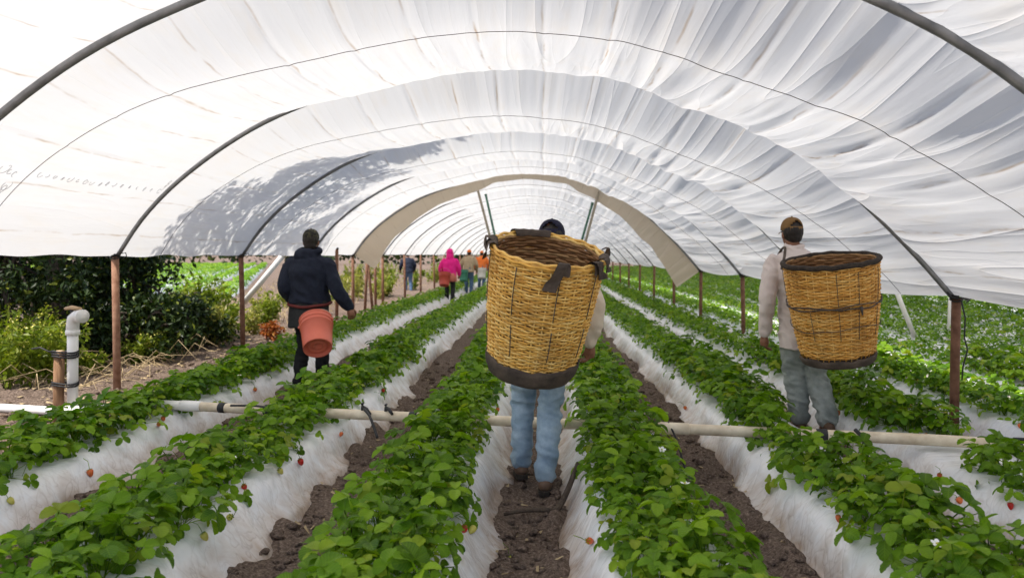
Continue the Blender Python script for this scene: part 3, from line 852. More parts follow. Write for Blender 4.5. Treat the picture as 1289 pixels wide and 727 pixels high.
# ------------------------------------------------------------------ people
def remeshed(name, mb, voxel, smooth, mat, parent=None, fold=0.0, fscale=(9, 9, 14), seed=0, mask=None, fine=.0):
    me = mb.mesh('tmp_' + name)
    o = bpy.data.objects.new('tmp_' + name, me); COL.objects.link(o)
    r = o.modifiers.new('r', 'REMESH'); r.mode = 'VOXEL'; r.voxel_size = voxel; r.use_smooth_shade = True
    if smooth:
        s = o.modifiers.new('s', 'SMOOTH'); s.factor = .5; s.iterations = smooth
    dg = bpy.context.evaluated_depsgraph_get()
    ev = o.evaluated_get(dg)
    me2 = bpy.data.meshes.new_from_object(ev)
    bpy.data.objects.remove(o); bpy.data.meshes.remove(me)
    me2.name = name
    if fold:
        n = len(me2.vertices)
        V = np.empty(n * 3, np.float32); me2.vertices.foreach_get('co', V); V = V.reshape(-1, 3).astype(float)
        N = np.empty(n * 3, np.float32); me2.vertex_normals.foreach_get('vector', N); N = N.reshape(-1, 3)
        x, y, z = V.T
        ridg = 1 - 2 * np.abs(fbm(x * fscale[0] + .6 * z, y * fscale[1], z * fscale[2] + 1.2 * x * fscale[0] * .5, seed=seed, oct=2))
        d = fold * ridg
        if mask is not None: d = d * mask(V)
        V = V + N * d[:, None]
        me2.vertices.foreach_set('co', V.astype(np.float32).ravel())
    me2.polygons.foreach_set('use_smooth', [True] * len(me2.polygons))
    me2.materials.clear(); me2.materials.append(mat)
    me2.update()
    return link(name, me2, None, parent)
def v3(*a): return Vector(a)
def chain(mb, pts, rads, seg=12, n=5):
    P = path_at(pts, n)
    t = np.linspace(0, len(pts) - 1, len(P))
    r = np.interp(t, np.arange(len(pts)), rads)
    mb.tube(P, r, seg)
    mb.ball(P[0], r[0], 10, 7); mb.ball(P[-1], r[-1], 10, 7)
def hand(mb, w, d, side, curl=.9, k=1.0, palm_n=None):
    """wrist point w, pointing direction d, side +1 right / -1 left; palm faces the thigh"""
    d = Vector(d).normalized()
    inw = Vector((-side, 0, 0)) if palm_n is None else Vector(palm_n)
    inw = (inw - d * inw.dot(d)).normalized()                       # palm normal
    fwd = d.cross(inw); fwd = fwd if fwd.y > 0 else -fwd            # thumb side (forwards)
    mb.tube([w - d * .02, w + d * .02 * k, w + d * .055 * k, w + d * .088 * k], [.026 * k, .030 * k, .038 * k, .034 * k], 10, flat=1.0)
    pc = w + d * .052 * k
    rot = Matrix((fwd, inw, d)).transposed()
    mb.ball(pc, (.042 * k, .018 * k, .050 * k), 12, 8, rot=rot.to_4x4())
    for i, (o, L) in enumerate(((.031, .072), (.010, .080), (-.011, .074), (-.031, .058))):
        a = w + d * (.088 - abs(o) * .25) * k + fwd * o * k
        p = [a]; ang = .15
        cur = a.copy()
        for s_, L_ in ((.42, L), (.32, L), (.26, L)):
            ang += curl * .55
            cur = cur + (d * math.cos(ang) + inw * math.sin(ang)) * L_ * s_ * k
            p.append(cur.copy())
        mb.tube(path_at(p, 3), np.interp(np.linspace(0, 3, 10), [0, 1, 2, 3], [.0098 * k, .0092 * k, .0085 * k, .0070 * k]), 7)
        mb.ball(p[-1], .0070 * k, 7, 5)
    a = w + d * .025 * k + fwd * .030 * k
    p = [a, a + (d * .7 + fwd * .7 + inw * .25).normalized() * .036 * k, a + (d * .95 + fwd * .42 + inw * .45).normalized() * .066 * k, a + (d * 1.0 + fwd * .28 + inw * .55).normalized() * .088 * k]
    mb.tube(path_at(p, 3), np.interp(np.linspace(0, 3, 10), [0, 1, 2, 3], [.015 * k, .0125 * k, .0105 * k, .008 * k]), 8)
    mb.ball(p[-1], .008 * k, 7, 5)
def head(mb, c, yaw=0.0, tilt=0.0, k=1.0):
    """c = centre of the skull; face towards +Y"""
    Rm = Matrix.Rotation(yaw, 4, 'Z') @ Matrix.Rotation(tilt, 4, 'X')
    def P(x, y, z): return Vector(c) + Rm.to_3x3() @ (Vector((x, y, z)) * k)
    mb.ball(P(0, -.012, .022), (.074 * k, .093 * k, .090 * k), 18, 12, rot=Rm)
    mb.ball(P(0, .022, -.040), (.058 * k, .068 * k, .078 * k), 16, 10, rot=Rm)     # face and jaw
    mb.ball(P(0, .060, -.098), (.026 * k, .022 * k, .018 * k), 10, 7, rot=Rm)      # chin
    mb.tube([P(0, .084, .005), P(0, .104, -.034), P(0, .094, -.044)], [.009 * k, .014 * k, .012 * k], 8)  # nose
    mb.ball(P(0, .080, .022), (.048 * k, .016 * k, .010 * k), 10, 6, rot=Rm)       # brow
    mb.ball(P(0, .084, -.068), (.022 * k, .009 * k, .006 * k), 10, 6, rot=Rm)      # lips
    mb.ball(P(0, .082, -.078), (.018 * k, .009 * k, .006 * k), 10, 6, rot=Rm)
    for s in (-1, 1):
        mb.ball(P(s * .076, -.008, -.022), (.010 * k, .020 * k, .032 * k), 10, 8, rot=Rm)
    return P, Rm
MAT['skin'] = simple('brown_skin', (.20, .085, .045), (.27, .125, .07), 20, .5, .15, 120, .002)
MAT['hair'] = simple('black_hair', (.008, .006, .005), (.025, .018, .014), 30, .5, .6, 90, .006, stretch=(6, 6, 1))
MAT['jeans'] = make_cloth('faded_blue_jeans', (.17, .25, .33), (.40, .50, .57), 7, .85, .5)
MAT['grey_jeans'] = make_cloth('grey_green_jeans', (.19, .215, .20), (.40, .43, .40), 7, .85, .5)
MAT['cream'] = make_cloth('cream_shirt', (.66, .56, .43), (.80, .70, .57), 4, .85, .4)
MAT['pale_pink'] = make_cloth('pale_pink_shirt', (.64, .54, .50), (.82, .73, .68), 4, .85, .5)
MAT['navy'] = make_cloth('navy_jacket', (.009, .012, .024), (.020, .026, .045), 5, .8, .5)
MAT['blackcloth'] = make_cloth('black_cloth', (.006, .006, .007), (.016, .016, .017), 6, .9, .4)
MAT['skirt'] = make_cloth('charcoal_skirt', (.018, .019, .02), (.035, .036, .037), 6, .9, .4)
MAT['navycap'] = make_cloth('navy_cap', (.012, .012, .028), (.025, .025, .05), 8, .8, .3)
MAT['tancap'] = make_cloth('tan_cap', (.17, .095, .035), (.24, .14, .06), 8, .85, .3)
MAT['maroon'] = make_cloth('maroon_belt', (.10, .02, .02), (.17, .04, .035), 8, .8, .3)
MAT['pink'] = make_cloth('bright_pink_hoodie', (.75, .015, .22), (.85, .03, .30), 5, .8, .4)
MAT['khaki'] = make_cloth('khaki_shirt', (.36, .27, .17), (.46, .36, .24), 5, .85, .4)
MAT['orange'] = make_cloth('orange_shirt', (.75, .16, .03), (.85, .22, .05), 5, .85, .4)
MAT['coral_apron'] = make_cloth('coral_apron', (.55, .16, .12), (.65, .22, .17), 5, .85, .4)
MAT['dark_jeans'] = make_cloth('dark_blue_jeans', (.05, .09, .16), (.10, .16, .25), 5, .85, .4)
MAT['boot'] = simple('brown_leather_boot', (.09, .05, .03), (.20, .125, .08), 12, .7, .5, 60, .004)
MAT['sole'] = simple('dark_boot_sole', (.02, .015, .012), (.05, .04, .03), 12, .9, .4, 60, .004)
MAT['eye'] = simple('eye', (.5, .47, .43), (.55, .52, .5), 3, .2, 0, 10, .001)
tc = NT('camo_cloth'); _v = tc.obj()
MAT['camo'] = tc.done(tc.bsdf(tc.ramp(tc.noise(26, _v, 2), [(.38, (.012, .012, .010)), (.46, (.06, .055, .03)), (.54, (.02, .022, .014)), (.64, (.16, .13, .08))], 'CONSTANT'), .9))

def shoe(e, ank, toe_dir, pitch=0.0, k=1.0, mat='boot'):
    """boot with sole; ank = ankle centre above the heel, toe direction in XY"""
    d = Vector((toe_dir[0], toe_dir[1], 0)).normalized()
    Rm = Matrix.Rotation(math.atan2(-d.x, d.y), 4, 'Z') @ Matrix.Rotation(pitch, 4, 'X')
    def P(x, y, z): return Vector(ank) + Rm.to_3x3() @ (Vector((x, y, z)) * k)
    b = MB()
    b.tube([P(0, -.005, .07), P(0, -.01, .0), P(0, -.008, -.045)], [.040 * k, .044 * k, .044 * k], 14)
    b.ball(P(0, -.015, -.035), (.044 * k, .058 * k, .048 * k), 14, 9, rot=Rm)
    b.tube([P(0, -.02, -.042), P(0, .05, -.044), P(0, .11, -.052), P(0, .165, -.058)], [.042 * k, .043 * k, .044 * k, .030 * k], 14)
    b.ball(P(0, .15, -.056), (.042 * k, .045 * k, .030 * k), 12, 8, rot=Rm)
    o = remeshed('boot', b, .010 * k, 3, MAT[mat], e, fold=.0015, fscale=(30, 30, 30))
    out = [(0, -.078), (.030, -.066), (.040, -.03), (.036, .02), (.045, .10), (.044, .15), (.028, .192), (0, .205), (-.028, .192), (-.044, .15), (-.045, .10), (-.036, .02), (-.040, -.03), (-.030, -.066)]
    n = len(out); V = [tuple(P(x, y, -.095)) for x, y in out] + [tuple(P(x, y, -.066)) for x, y in out]
    b = MB(); b.add(V, [tuple(range(n))[::-1], tuple(range(n, 2 * n))] + [(i, (i + 1) % n, n + (i + 1) % n, n + i) for i in range(n)])
    b.build('sole', MAT['sole'], o, smooth=False)
def cap(e, P, Rm, mat, k=1.0, bill=True, back_hole=False, name='cap'):
    b = MB(); seg, nr = 28, 9
    th = np.arange(seg) / seg * 2 * np.pi
    V = []
    for i in range(nr):
        ph = i / (nr - 1) * math.pi / 2
        r = math.cos(ph) ** .85
        for a in th:
            low = -.010 - .018 * (math.sin(a) < 0) * abs(math.sin(a)) if i == 0 else 0
            V.append(tuple(P(.086 * r * math.cos(a), -.010 + .104 * r * math.sin(a), .030 + low + .098 * math.sin(ph))))
    Fc = [tuple(q) for q in grid_q(nr, seg, True)]
    if back_hole:                                                   # half-moon opening at the back above the strap
        Fc = [f for f in Fc if not (f[0] // seg in (1, 2, 3) and min(abs(f[0] % seg - 20.5), 99) < (3.6 - .8 * (f[0] // seg)))]
    b.add(V, Fc)
    o = b.build(name, mat, e)
    sd = o.modifiers.new('solid', 'SOLIDIFY'); sd.thickness = .004
    bb = MB(); bb.ball(P(0, -.010, .130), (.008 * k, .008 * k, .005 * k), 8, 6); bb.build('button', mat, o)
    if bill:
        nu, nw = 8, 13
        U, W = np.meshgrid(np.linspace(0, 1, nu), np.linspace(-1, 1, nw), indexing='ij')
        x = W * (.078 - .010 * U * U); y = .055 + .035 * (1 - W * W) + U * .075 * np.sqrt(np.maximum(0, 1 - W * W * .92)); z = .020 - .012 * U - .020 * W * W
        V = [tuple(P(*p)) for p in zip(x.ravel(), y.ravel(), z.ravel())]
        bb = MB(); bb.add(V, [tuple(q) for q in grid_q(nu, nw)])
        ob = bb.build('bill', mat, o); s2 = ob.modifiers.new('solid', 'SOLIDIFY'); s2.thickness = .004
    return o
def eyes(e, P):
    for s in (-1, 1):
        b = MB(); b.ball(P(s * .030, .074, .004), .012, 10, 7); b.build('eye', MAT['eye'], e)
def hair_cap(e, P, Rm, low=-.05, k=1.0):
    b = MB(); b.ball(P(0, -.024, .012), (.082 * k, .092 * k, .090 * k), 20, 12, rot=Rm)
    b.ball(P(0, -.050, -.030), (.066 * k, .056 * k, abs(low) * k + .012), 16, 10, rot=Rm)
    return remeshed('hair', b, .010, 2, MAT['hair'], e, fold=.004, fscale=(40, 40, 8), seed=4)

def person(loc, rz, J, look, label, group=None, fine=True):
    """J: joints in local coordinates (person faces +Y), look: clothing"""
    e = None
    k = look.get('k', 1.0)
    body = MB()
    hc = J['head']
    P, Rm = head(body, hc, look.get('yaw', 0), look.get('tilt', 0))
    nk = J['neck']
    body.tube([nk - v3(0, 0, .06), nk, hc + v3(0, -.02, -.06)], [.062, .056, .056], 12)
    ch, pv = J['chest'], J['pelvis']
    body.rings([pv + v3(0, 0, -.06), pv, pv.lerp(ch, .4), ch, ch.lerp(nk, .6), nk], [(.10, .08), (.15, .10), (.125, .09), (.15, .10), (.12, .075), (.05, .05)], 18)
    vox = .0062 if fine else .016
    for s, q in ((-1, 'L'), (1, 'R')):
        sh, el, wr = J['sh' + q], J['el' + q], J['wr' + q]
        chain(body, [sh + v3(0, 0, -.03), sh.lerp(el, .5), el, el.lerp(wr, .4), wr], [.040, .043, .038, .037, .026])
        hand(body, wr, J.get('hd' + q, (wr - el)), s, look.get('curl', .9), 1.0 if fine else 1.15, J.get('pn' + q))
        hp, kn, an = J['hip' + q], J['kn' + q], J['an' + q]
        chain(body, [hp, hp.lerp(kn, .5), kn, kn.lerp(an, .35), an], [.078, .070, .052, .050, .036])
        body.tube([an, an + v3(0, .05, -.03), an + v3(0, .12, -.05)], [.034, .034, .026], 8)
    e = remeshed('person', body, vox, 3 if fine else 1, MAT['skin'])
    e.location = loc; e.rotation_euler = (0, 0, rz)
    tag(e, label, 'person', group)
    if fine: eyes(e, P)
    # ---- trousers
    tw = look.get('leg', 1.0)
    t = MB()
    t.rings([pv + v3(0, -.0, -.10), pv + v3(0, -.01, -.03), pv + v3(0, 0, .04), pv + v3(0, 0, .10)], [(.12 * tw, .105), (.165, .125), (.160, .115), (.150, .108)], 20)
    for q in 'LR':
        hp, kn, an = J['hip' + q], J['kn' + q], J['an' + q]
        mid = kn.lerp(an, .45)
        back = v3(0, -.012, 0)
        lo = an + (kn - an).normalized() * look.get('hem', -.02) + v3(0, -.014, 0)
        chain(t, [hp + v3(0, 0, .03), hp.lerp(kn, .5), kn, mid + back, lo], [.100 * min(tw, 1.0), .088 * tw, .074 * tw, .070 * tw, look.get('cuff', .066) * tw], 16, 6)
    anz = min(J['anL'].z, J['anR'].z); knz = (J['knL'].z + J['knR'].z) / 2
    def tmask(V):
        z = V[:, 2]
        return .45 + .7 * np.exp(-((z - knz) / .12) ** 2) + .55 * np.exp(-((z - anz - .10) / .12) ** 2) - .35 * np.exp(-((z - anz + .02) / .06) ** 2) + .4 * np.exp(-((z - pv.z + .1) / .10) ** 2)
    remeshed('trousers', t, .011 if fine else .02, 3 if fine else 1, MAT[look['trousers']], e, fold=.014 * look.get('wr', 1), fscale=(8, 8, 17), seed=31, mask=tmask)
    # ---- shirt or jacket
    j = MB(); jw = look.get('bulk', 1.0)
    sw = (J['shR'].x - J['shL'].x) / 2
    mx = (J['shR'] + J['shL']) / 2
    hemz = look.get('hemz', .84)
    dn = pv + v3(0, -.005, hemz - pv.z)
    j.rings([dn, dn.lerp(ch, .25), pv.lerp(ch, .45) + v3(0, -.01, 0), ch + v3(0, -.01, 0), mx + v3(0, -.005, .0), nk.lerp(mx, .45) + v3(0, -.01, .01), nk + v3(0, -.005, .015)],
            [(.185 * jw * look.get('flare', 1), .140 * jw), (.175 * jw, .135 * jw), (.165 * jw, .128 * jw), (.185 * jw, .138 * jw), (sw * .98, .105 * jw), (sw * .62, .082), (.066, .068)], 24)
    for q in 'LR':
        sh, el, wr = J['sh' + q], J['el' + q], J['wr' + q]
        chain(j, [sh + v3(0, 0, -.028), sh.lerp(el, .5), el, el.lerp(wr, .5), el.lerp(wr, .93)], [.060 * jw, .066 * jw, .060 * jw, .055 * jw, .044 * jw], 14, 6)
    if look.get('collar'):
        j.tube([nk + v3(.062 * math.cos(a), .06 * math.sin(a) - .01, .035 + .012 * math.sin(a)) for a in np.linspace(0, 6.283, 18)], .014, 8)
    if look.get('hood'):
        j.ball(nk + v3(-.02, -.085, -.02), (.125, .060, .075), 16, 10)
        j.tube([nk + v3(.11 * math.cos(a), .075 * math.sin(a) - .03, .025 + .02 * math.sin(a)) for a in np.linspace(0, 6.283, 18)], .03, 8)
    if look.get('hood_up'):
        j.ball(hc + v3(0, -.03, .015), (.115, .118, .130), 16, 10); j.tube([nk + v3(0, -.03, -.05), hc + v3(0, -.03, 0)], [.12, .11], 14)
    remeshed('jacket' if look.get('hood') or look.get('hood_up') else 'shirt', j, .011 if fine else .02, 3 if fine else 1, MAT[look['shirt']], e, fold=.011 * look.get('wr', 1), fscale=(8, 8, 10), seed=61)
    # ---- shoes, hair, headgear
    for q in 'LR':
        if fine: shoe(e, J['an' + q] + v3(0, 0, .0), J.get('toe' + q, (0, 1)), J.get('pitch' + q, 0))
        else:
            b = MB(); a = J['an' + q]; b.tube([a + v3(0, -.06, -.05), a + v3(0, .05, -.045), a + v3(0, .17, -.065)], [.045, .05, .035], 8); b.build('boot', MAT['boot'], e)
    if not look.get('hood_up'):
        hair_cap(e, P, Rm, look.get('hair_low', -.05))
    if look.get('cap'):
        cap(e, P, Rm, MAT[look['cap']], 1.0, look.get('bill', True), look.get('hole', False))
    return e, P

# --- central man: his back to us, cream shirt, jeans (basket on his back)
J1 = dict(pelvis=v3(.07, .10, .92), chest=v3(.09, .13, 1.26), neck=v3(.12, .15, 1.44), head=v3(.135, .19, 1.552),
          shL=v3(-.09, .13, 1.40), elL=v3(-.20, .08, 1.12), wrL=v3(-.19, .16, .90),
          shR=v3(.29, .13, 1.40), elR=v3(.40, .02, 1.12), wrR=v3(.375, .04, .90), hdR=v3(-.1, .15, -.9), hdL=v3(.1, .2, -.9),
          hipL=v3(-.02, .10, .88), hipR=v3(.16, .10, .88), knL=v3(-.055, .24, .50), knR=v3(.125, .10, .48), anL=v3(-.062, .20, .115), anR=v3(.092, -.06, .098),
          toeL=(-.1, 1), toeR=(.12, 1), pitchL=-.12)
man1, P1 = person((-.07, 4.66, .015), 0, J1, dict(trousers='jeans', shirt='cream', cap='navycap', hole=True, leg=.98, hem=.022, cuff=.066, hemz=.80, tilt=-.15, yaw=-.15, bulk=1.02),
                  'person in navy cap, cream shirt and faded jeans walking in the central furrow')
# --- man on the right: tan cap, pale shirt
J2 = dict(pelvis=v3(.01, .02, .92), chest=v3(-.03, .05, 1.27), neck=v3(-.045, .07, 1.49), head=v3(-.055, .10, 1.632),
          shL=v3(-.225, .05, 1.42), elL=v3(-.285, .0, 1.09), wrL=v3(-.285, .08, .80), hdL=v3(.06, .1, -1),
          shR=v3(.155, .06, 1.42), elR=v3(.25, .08, 1.16), wrR=v3(.22, .30, 1.10), hdR=v3(-.1, .9, .1),
          hipL=v3(-.075, .02, .88), hipR=v3(.105, .02, .88), knL=v3(-.035, .08, .48), knR=v3(.125, .03, .48), anL=v3(-.01, .02, .098), anR=v3(.125, -.20, .125),
          toeL=(0, 1), toeR=(.05, 1), pitchR=-.55)
man2, P2 = person((2.10, 6.08, .015), R(2), J2, dict(trousers='grey_jeans', shirt='pale_pink', cap='tancap', hole=True, leg=1.17, hem=.055, cuff=.066, hemz=.70, flare=1.06, collar=True, yaw=.12, curl=.8, bulk=1.03),
                  'person in tan cap, pale pink shirt and grey jeans walking on the right')
# --- worker on the left: navy jacket, skirt, leggings
J3 = dict(pelvis=v3(-.03, .05, .93), chest=v3(-.03, .03, 1.27), neck=v3(-.035, .06, 1.46), head=v3(-.035, .10, 1.60),
          shL=v3(-.225, .03, 1.39), elL=v3(-.275, -.02, 1.10), wrL=v3(-.235, .16, .92), hdL=v3(.1, .6, -.5),
          shR=v3(.165, .03, 1.39), elR=v3(.265, .0, 1.10), wrR=v3(.385, .08, .885), hdR=v3(.25, .05, -1), pnR=v3(-.5, .8, 0),
          hipL=v3(-.12, .05, .88), hipR=v3(.06, .05, .88), knL=v3(-.125, .14, .50), knR=v3(.085, .10, .50), anL=v3(-.13, -.02, .098), anR=v3(.085, .12, .098), toeL=(-.1, 1), toeR=(.1, 1))
wom3, P3 = person((-2.43, 7.95, .015), R(-3), J3, dict(trousers='blackcloth', shirt='navy', cap='camo', bill=True, hood=True, leg=.93, hem=-.02, cuff=.055, hemz=.94, bulk=1.18, yaw=.1, hair_low=-.085, wr=1.0),
                  'person in navy hooded jacket, camouflage cap and dark skirt picking on the left')
b = MB(); pv = J3['pelvis']
b.rings([pv + v3(0, -.02, -.24), pv + v3(0, -.02, -.10), pv + v3(0, -.01, .03), pv + v3(0, 0, .06)], [(.215, .165), (.205, .165), (.20, .155), (.185, .14)], 24)
remeshed('skirt', b, .012, 2, MAT['skirt'], wom3, fold=.012, fscale=(9, 9, 2.5), seed=5)
b = MB(); b.tube([pv + v3(.222 * math.cos(a), .180 * math.sin(a) - .005, .015 - .035 * math.sin(-a) * (math.sin(a) < 0) + .004 * math.sin(a * 5)) for a in np.linspace(0, 6.283, 40)], .016, 8)
b.build('belt', MAT['maroon'], wom3)
for dx_, z0 in ((-.085, 0), (.14, 0)):
    pass

# --- far workers (out of focus)
def far_person(x, y, h, look, label, rz=0, bend=.0, step=.1, arm=.0):
    s = h / 1.72
    J = dict(pelvis=v3(0, 0, .92), chest=v3(0, .05 + bend * .6, 1.26 - bend * .15), neck=v3(0, .08 + bend, 1.46 - bend * .3), head=v3(0, .12 + bend * 1.2, 1.60 - bend * .4),
             shL=v3(-.19, .06 + bend * .8, 1.39 - bend * .25), elL=v3(-.29, .06 + bend * .5, 1.12), wrL=v3(-.31, .16 + bend, .92 + arm),
             shR=v3(.19, .06 + bend * .8, 1.39 - bend * .25), elR=v3(.28, .06 + bend * .5, 1.12), wrR=v3(.28, .20 + bend, .90 + arm),
             hipL=v3(-.09, 0, .88), hipR=v3(.09, 0, .88), knL=v3(-.10, .06 + step, .50), knR=v3(.10, .06, .50), anL=v3(-.10, step, .098), anR=v3(.10, -step, .10))
    e, P = person((x, y, .02), rz, J, look, label, fine=False)
    e.scale = (s, s, s)
    return e
fx = lambda px_, Y: (px_ - VPX) * Y / F_PX
pk = far_person(fx(566, 22.3), 22.3, 1.60, dict(trousers='skirt', shirt='pink', hood_up=True, bulk=1.22, hemz=.86, leg=.95), 'person in bright pink hooded jacket carrying a red bucket, far left of the basket')
b = MB(); b.rings([(0, -.02, .70), (0, -.02, .85), (0, -.01, .96)], [(.235, .19), (.225, .18), (.205, .16)], 18); b.build('apron', MAT['coral_apron'], pk)
bucket((fx(559, 22), 22.02, .56), (R(-20), 0, 0), .14, .17, .38, MAT['bucket_red'], 'red bucket hanging behind the far worker in pink')
far_person(fx(590, 27.5), 27.5, 1.66, dict(trousers='dark_jeans', shirt='khaki', cap='orange', bill=False, bulk=1.15), 'person in khaki shirt and blue jeans beyond the pink worker', 0, .1)
bucket((fx(583.5, 27.1), 27.05, .52), (R(-15), 0, 0), .14, .17, .38, MAT['bucket_green'], 'green bucket hanging by the worker in khaki')
far_person(fx(606, 31.5), 31.5, 1.64, dict(trousers='dark_jeans', shirt='orange', cap='orange', bill=False, bulk=1.15), 'person in orange shirt beside the basket rim, farthest along the furrow', 0, .1)
bucket((fx(606, 30.9), 31.0, .50), (R(-15), 0, 0), .15, .18, .40, MAT['bucket_white'], 'white bucket hanging behind the far worker in orange')
far_person(fx(514, 29), 29, 1.58, dict(trousers='dark_jeans', shirt='navy', cap='blackcloth', bill=False, bulk=1.2), 'person in dark jacket standing outside among the far left posts', .3, .1)
# ------------------------------------------------------------------ strawberry leaves
def leaflet(L, W, nst, nc, droop, fold, serr=0.0):
    """along +X, blade up +Z"""
    us = (1 - np.cos(np.linspace(0, 1, nst) * np.pi)) / 2 if nst > 3 else np.array([0, .55, 1.0]); cs = np.linspace(-1, 1, nc)
    V = []; UV = []
    for i, u in enumerate(us):
        wd = W / 2 * 1.05 * math.sqrt(max(.004, 1 - (2 * u - 1) ** 2)) * (.80 + .28 * u) if 0 < i < nst - 1 else W * (.05 if i == 0 else .11)
        for c in cs:
            sr = (1 + serr * (1 if i % 2 else -1)) if abs(c) > .99 and 0 < i < nst - 1 else 1
            x = u * L + (serr * .10 * L if (abs(c) > .99 and i % 2) else 0)
            z = fold * abs(c) * wd - droop * L * u * u - .25 * fold * wd * (abs(c) ** 3)
            V.append((x, c * wd * sr, z)); UV.append((u * .98 + .01, c))
    return np.array(V), grid_q(nst, nc), np.array(UV)
def leaf_arrays(r, h, pitch, L, nst, nc, serr, seed, petiole=True):
    rr = random.Random(seed)
    Vs, Qs, Us, n = [], [], [], 0
    def rotz(V, a): c, s = math.cos(a), math.sin(a); return V @ np.array([[c, s, 0], [-s, c, 0], [0, 0, 1]])
    def roty(V, a): c, s = math.cos(a), math.sin(a); return V @ np.array([[c, 0, -s], [0, 1, 0], [s, 0, c]])
    def rotx(V, a): c, s = math.cos(a), math.sin(a); return V @ np.array([[1, 0, 0], [0, c, s], [0, -s, c]])
    tip = np.array([r, 0, h])
    for az, sc in ((0, 1.0), (1.5, .92), (-1.5, .92)):
        V, Q, U = leaflet(L * sc * rr.uniform(.92, 1.08), L * .80 * sc, nst, nc, rr.uniform(.08, .45), rr.uniform(.30, .75), serr)
        V = V + np.array([L * .06, 0, 0])
        V = rotx(V, rr.uniform(-.25, .25)); V = roty(V, rr.uniform(-.15, .25))
        V = rotz(V, az + rr.uniform(-.15, .15))
        V = roty(V, pitch) + tip
        Vs.append(V); Qs.append(Q + n); Us.append(U); n += len(V)
    if petiole:
        P = np.array([(0, 0, 0), (r * .25, 0, h * .5), (r * .65, 0, h * .86), (r, 0, h)])
        th = np.arange(3) / 3 * 2 * np.pi
        V = np.concatenate([p + .0026 * np.stack([np.cos(th) * .7, np.sin(th), np.cos(th) * .7], 1) for p in P])
        Vs.append(V); Qs.append(grid_q(4, 3, True) + n); Us.append(np.zeros((len(V), 2)))
    return np.concatenate(Vs), np.concatenate(Qs), np.concatenate(Us)
CLASSES = [(.030, .195, -.55), (.060, .180, -.10), (.100, .155, .25), (.125, .125, .40), (.150, .080, .60), (.165, .035, .80)]
LEN = .058
LEAF0 = []      # near leaf meshes shared by every leaf object
for ci, (r, h, p) in enumerate(CLASSES):
    for v in range(2):
        V, Q, U = leaf_arrays(r, h, p, LEN, 12, 5, .075, ci * 10 + v)
        me = np_mesh('leaf', V, Q, uv=U); me.materials.append(MAT['leaf']); LEAF0.append(me)
LEAF1 = [[leaf_arrays(r, h, p, LEN, 5, 3, 0, ci * 10 + v) for v in range(2)] for ci, (r, h, p) in enumerate(CLASSES)]
LEAF2 = [[leaf_arrays(r, h, p, LEN * 1.12, 3, 3, 0, ci * 10 + v, False) for v in range(2)] for ci, (r, h, p) in enumerate(CLASSES)]
LEAF3 = [[leaf_arrays(r, h, p, LEN * 1.9, 3, 2, 0, ci * 10 + v, False) for v in range(1)] for ci, (r, h, p) in enumerate(CLASSES)]
def plant_leaves(rr, n=23):
    """list of (class, variant, azimuth, tilt x, tilt y, scale, dx, dy)"""
    out = []; az = rr.uniform(0, 6.28)
    for i in range(n):
        az += 2.39996 + rr.uniform(-.4, .4)
        c = min(5, int((i + .5) / n * 6 + rr.uniform(-.5, .5))); c = max(c, 0)
        out.append((c, rr.randrange(2), az, rr.gauss(0, .26), rr.gauss(0, .26), rr.uniform(.66, 1.18), rr.gauss(0, .018), rr.gauss(0, .018)))
    return out
def leaf_mat(l):
    return Matrix.Translation((l[6], l[7], 0)) @ Matrix.Rotation(l[2], 4, 'Z') @ Matrix.Rotation(l[3], 4, 'X') @ Matrix.Rotation(l[4], 4, 'Y') @ Matrix.Scale(l[5], 4)
def join_leaves(items, table):
    """items: (class, variant, 4x4 Matrix)"""
    Vs, Qs, At, n = [], [], [], 0
    for c, v, M in items:
        V, Q, U = table[c][v % len(table[c])]
        m = np.array(M)
        Vs.append(V @ m[:3, :3].T + m[:3, 3]); Qs.append(Q + n); n += len(V)
        At.append(np.full(len(V), rnd.random()))
    return np.concatenate(Vs), np.concatenate(Qs), np.concatenate(At)
FOL1 = []
for v in range(8):
    rr = random.Random(900 + v)
    V, Q, A = join_leaves([(l[0], l[1], leaf_mat(l)) for l in plant_leaves(rr, 36)], LEAF1)
    me = np_mesh('foliage', V, Q, attr={'rnd': A}); me.materials.append(MAT['leaf']); FOL1.append(me)

# planting positions: two staggered lines on each bed
ALL_BEDS = list(enumerate(BEDS + OUT_BEDS))
spots = []
for bi, xc in ALL_BEDS:
    for row in (-1, 1):
        y = 2.05 + (.14 if row > 0 else 0) + rnd.uniform(0, .1)
        while y < 72:
            if not ((bi == 5 and (4.45 if row < 0 else 4.15) < y < 4.95) or (bi == 4 and row > 0 and 4.45 < y < 5.5)): spots.append((bi, xc + bed_dx(y) + row * .108 + rnd.gauss(0, .016), y + rnd.gauss(0, .03)))
            y += .285 if y < 24 else .36
def in_view(x, y):
    u = VPX + x * F_PX / y; w = VPY + (CAM_H - .45) * F_PX / y
    return -45 < u < 1335 and w < 760
vis = sorted([s for s in spots if in_view(s[1], s[2])], key=lambda s: s[1] ** 2 + s[2] ** 2)
near_set = vis[:300]
far_set = [s for s in vis[300:]]
BNAMES = BED_NAMES + ['%s bed outside the tunnel on the right' % o for o in ('second', 'third', 'fourth', 'fifth', 'sixth', 'seventh', 'eighth', 'ninth')]
PLANTS = []
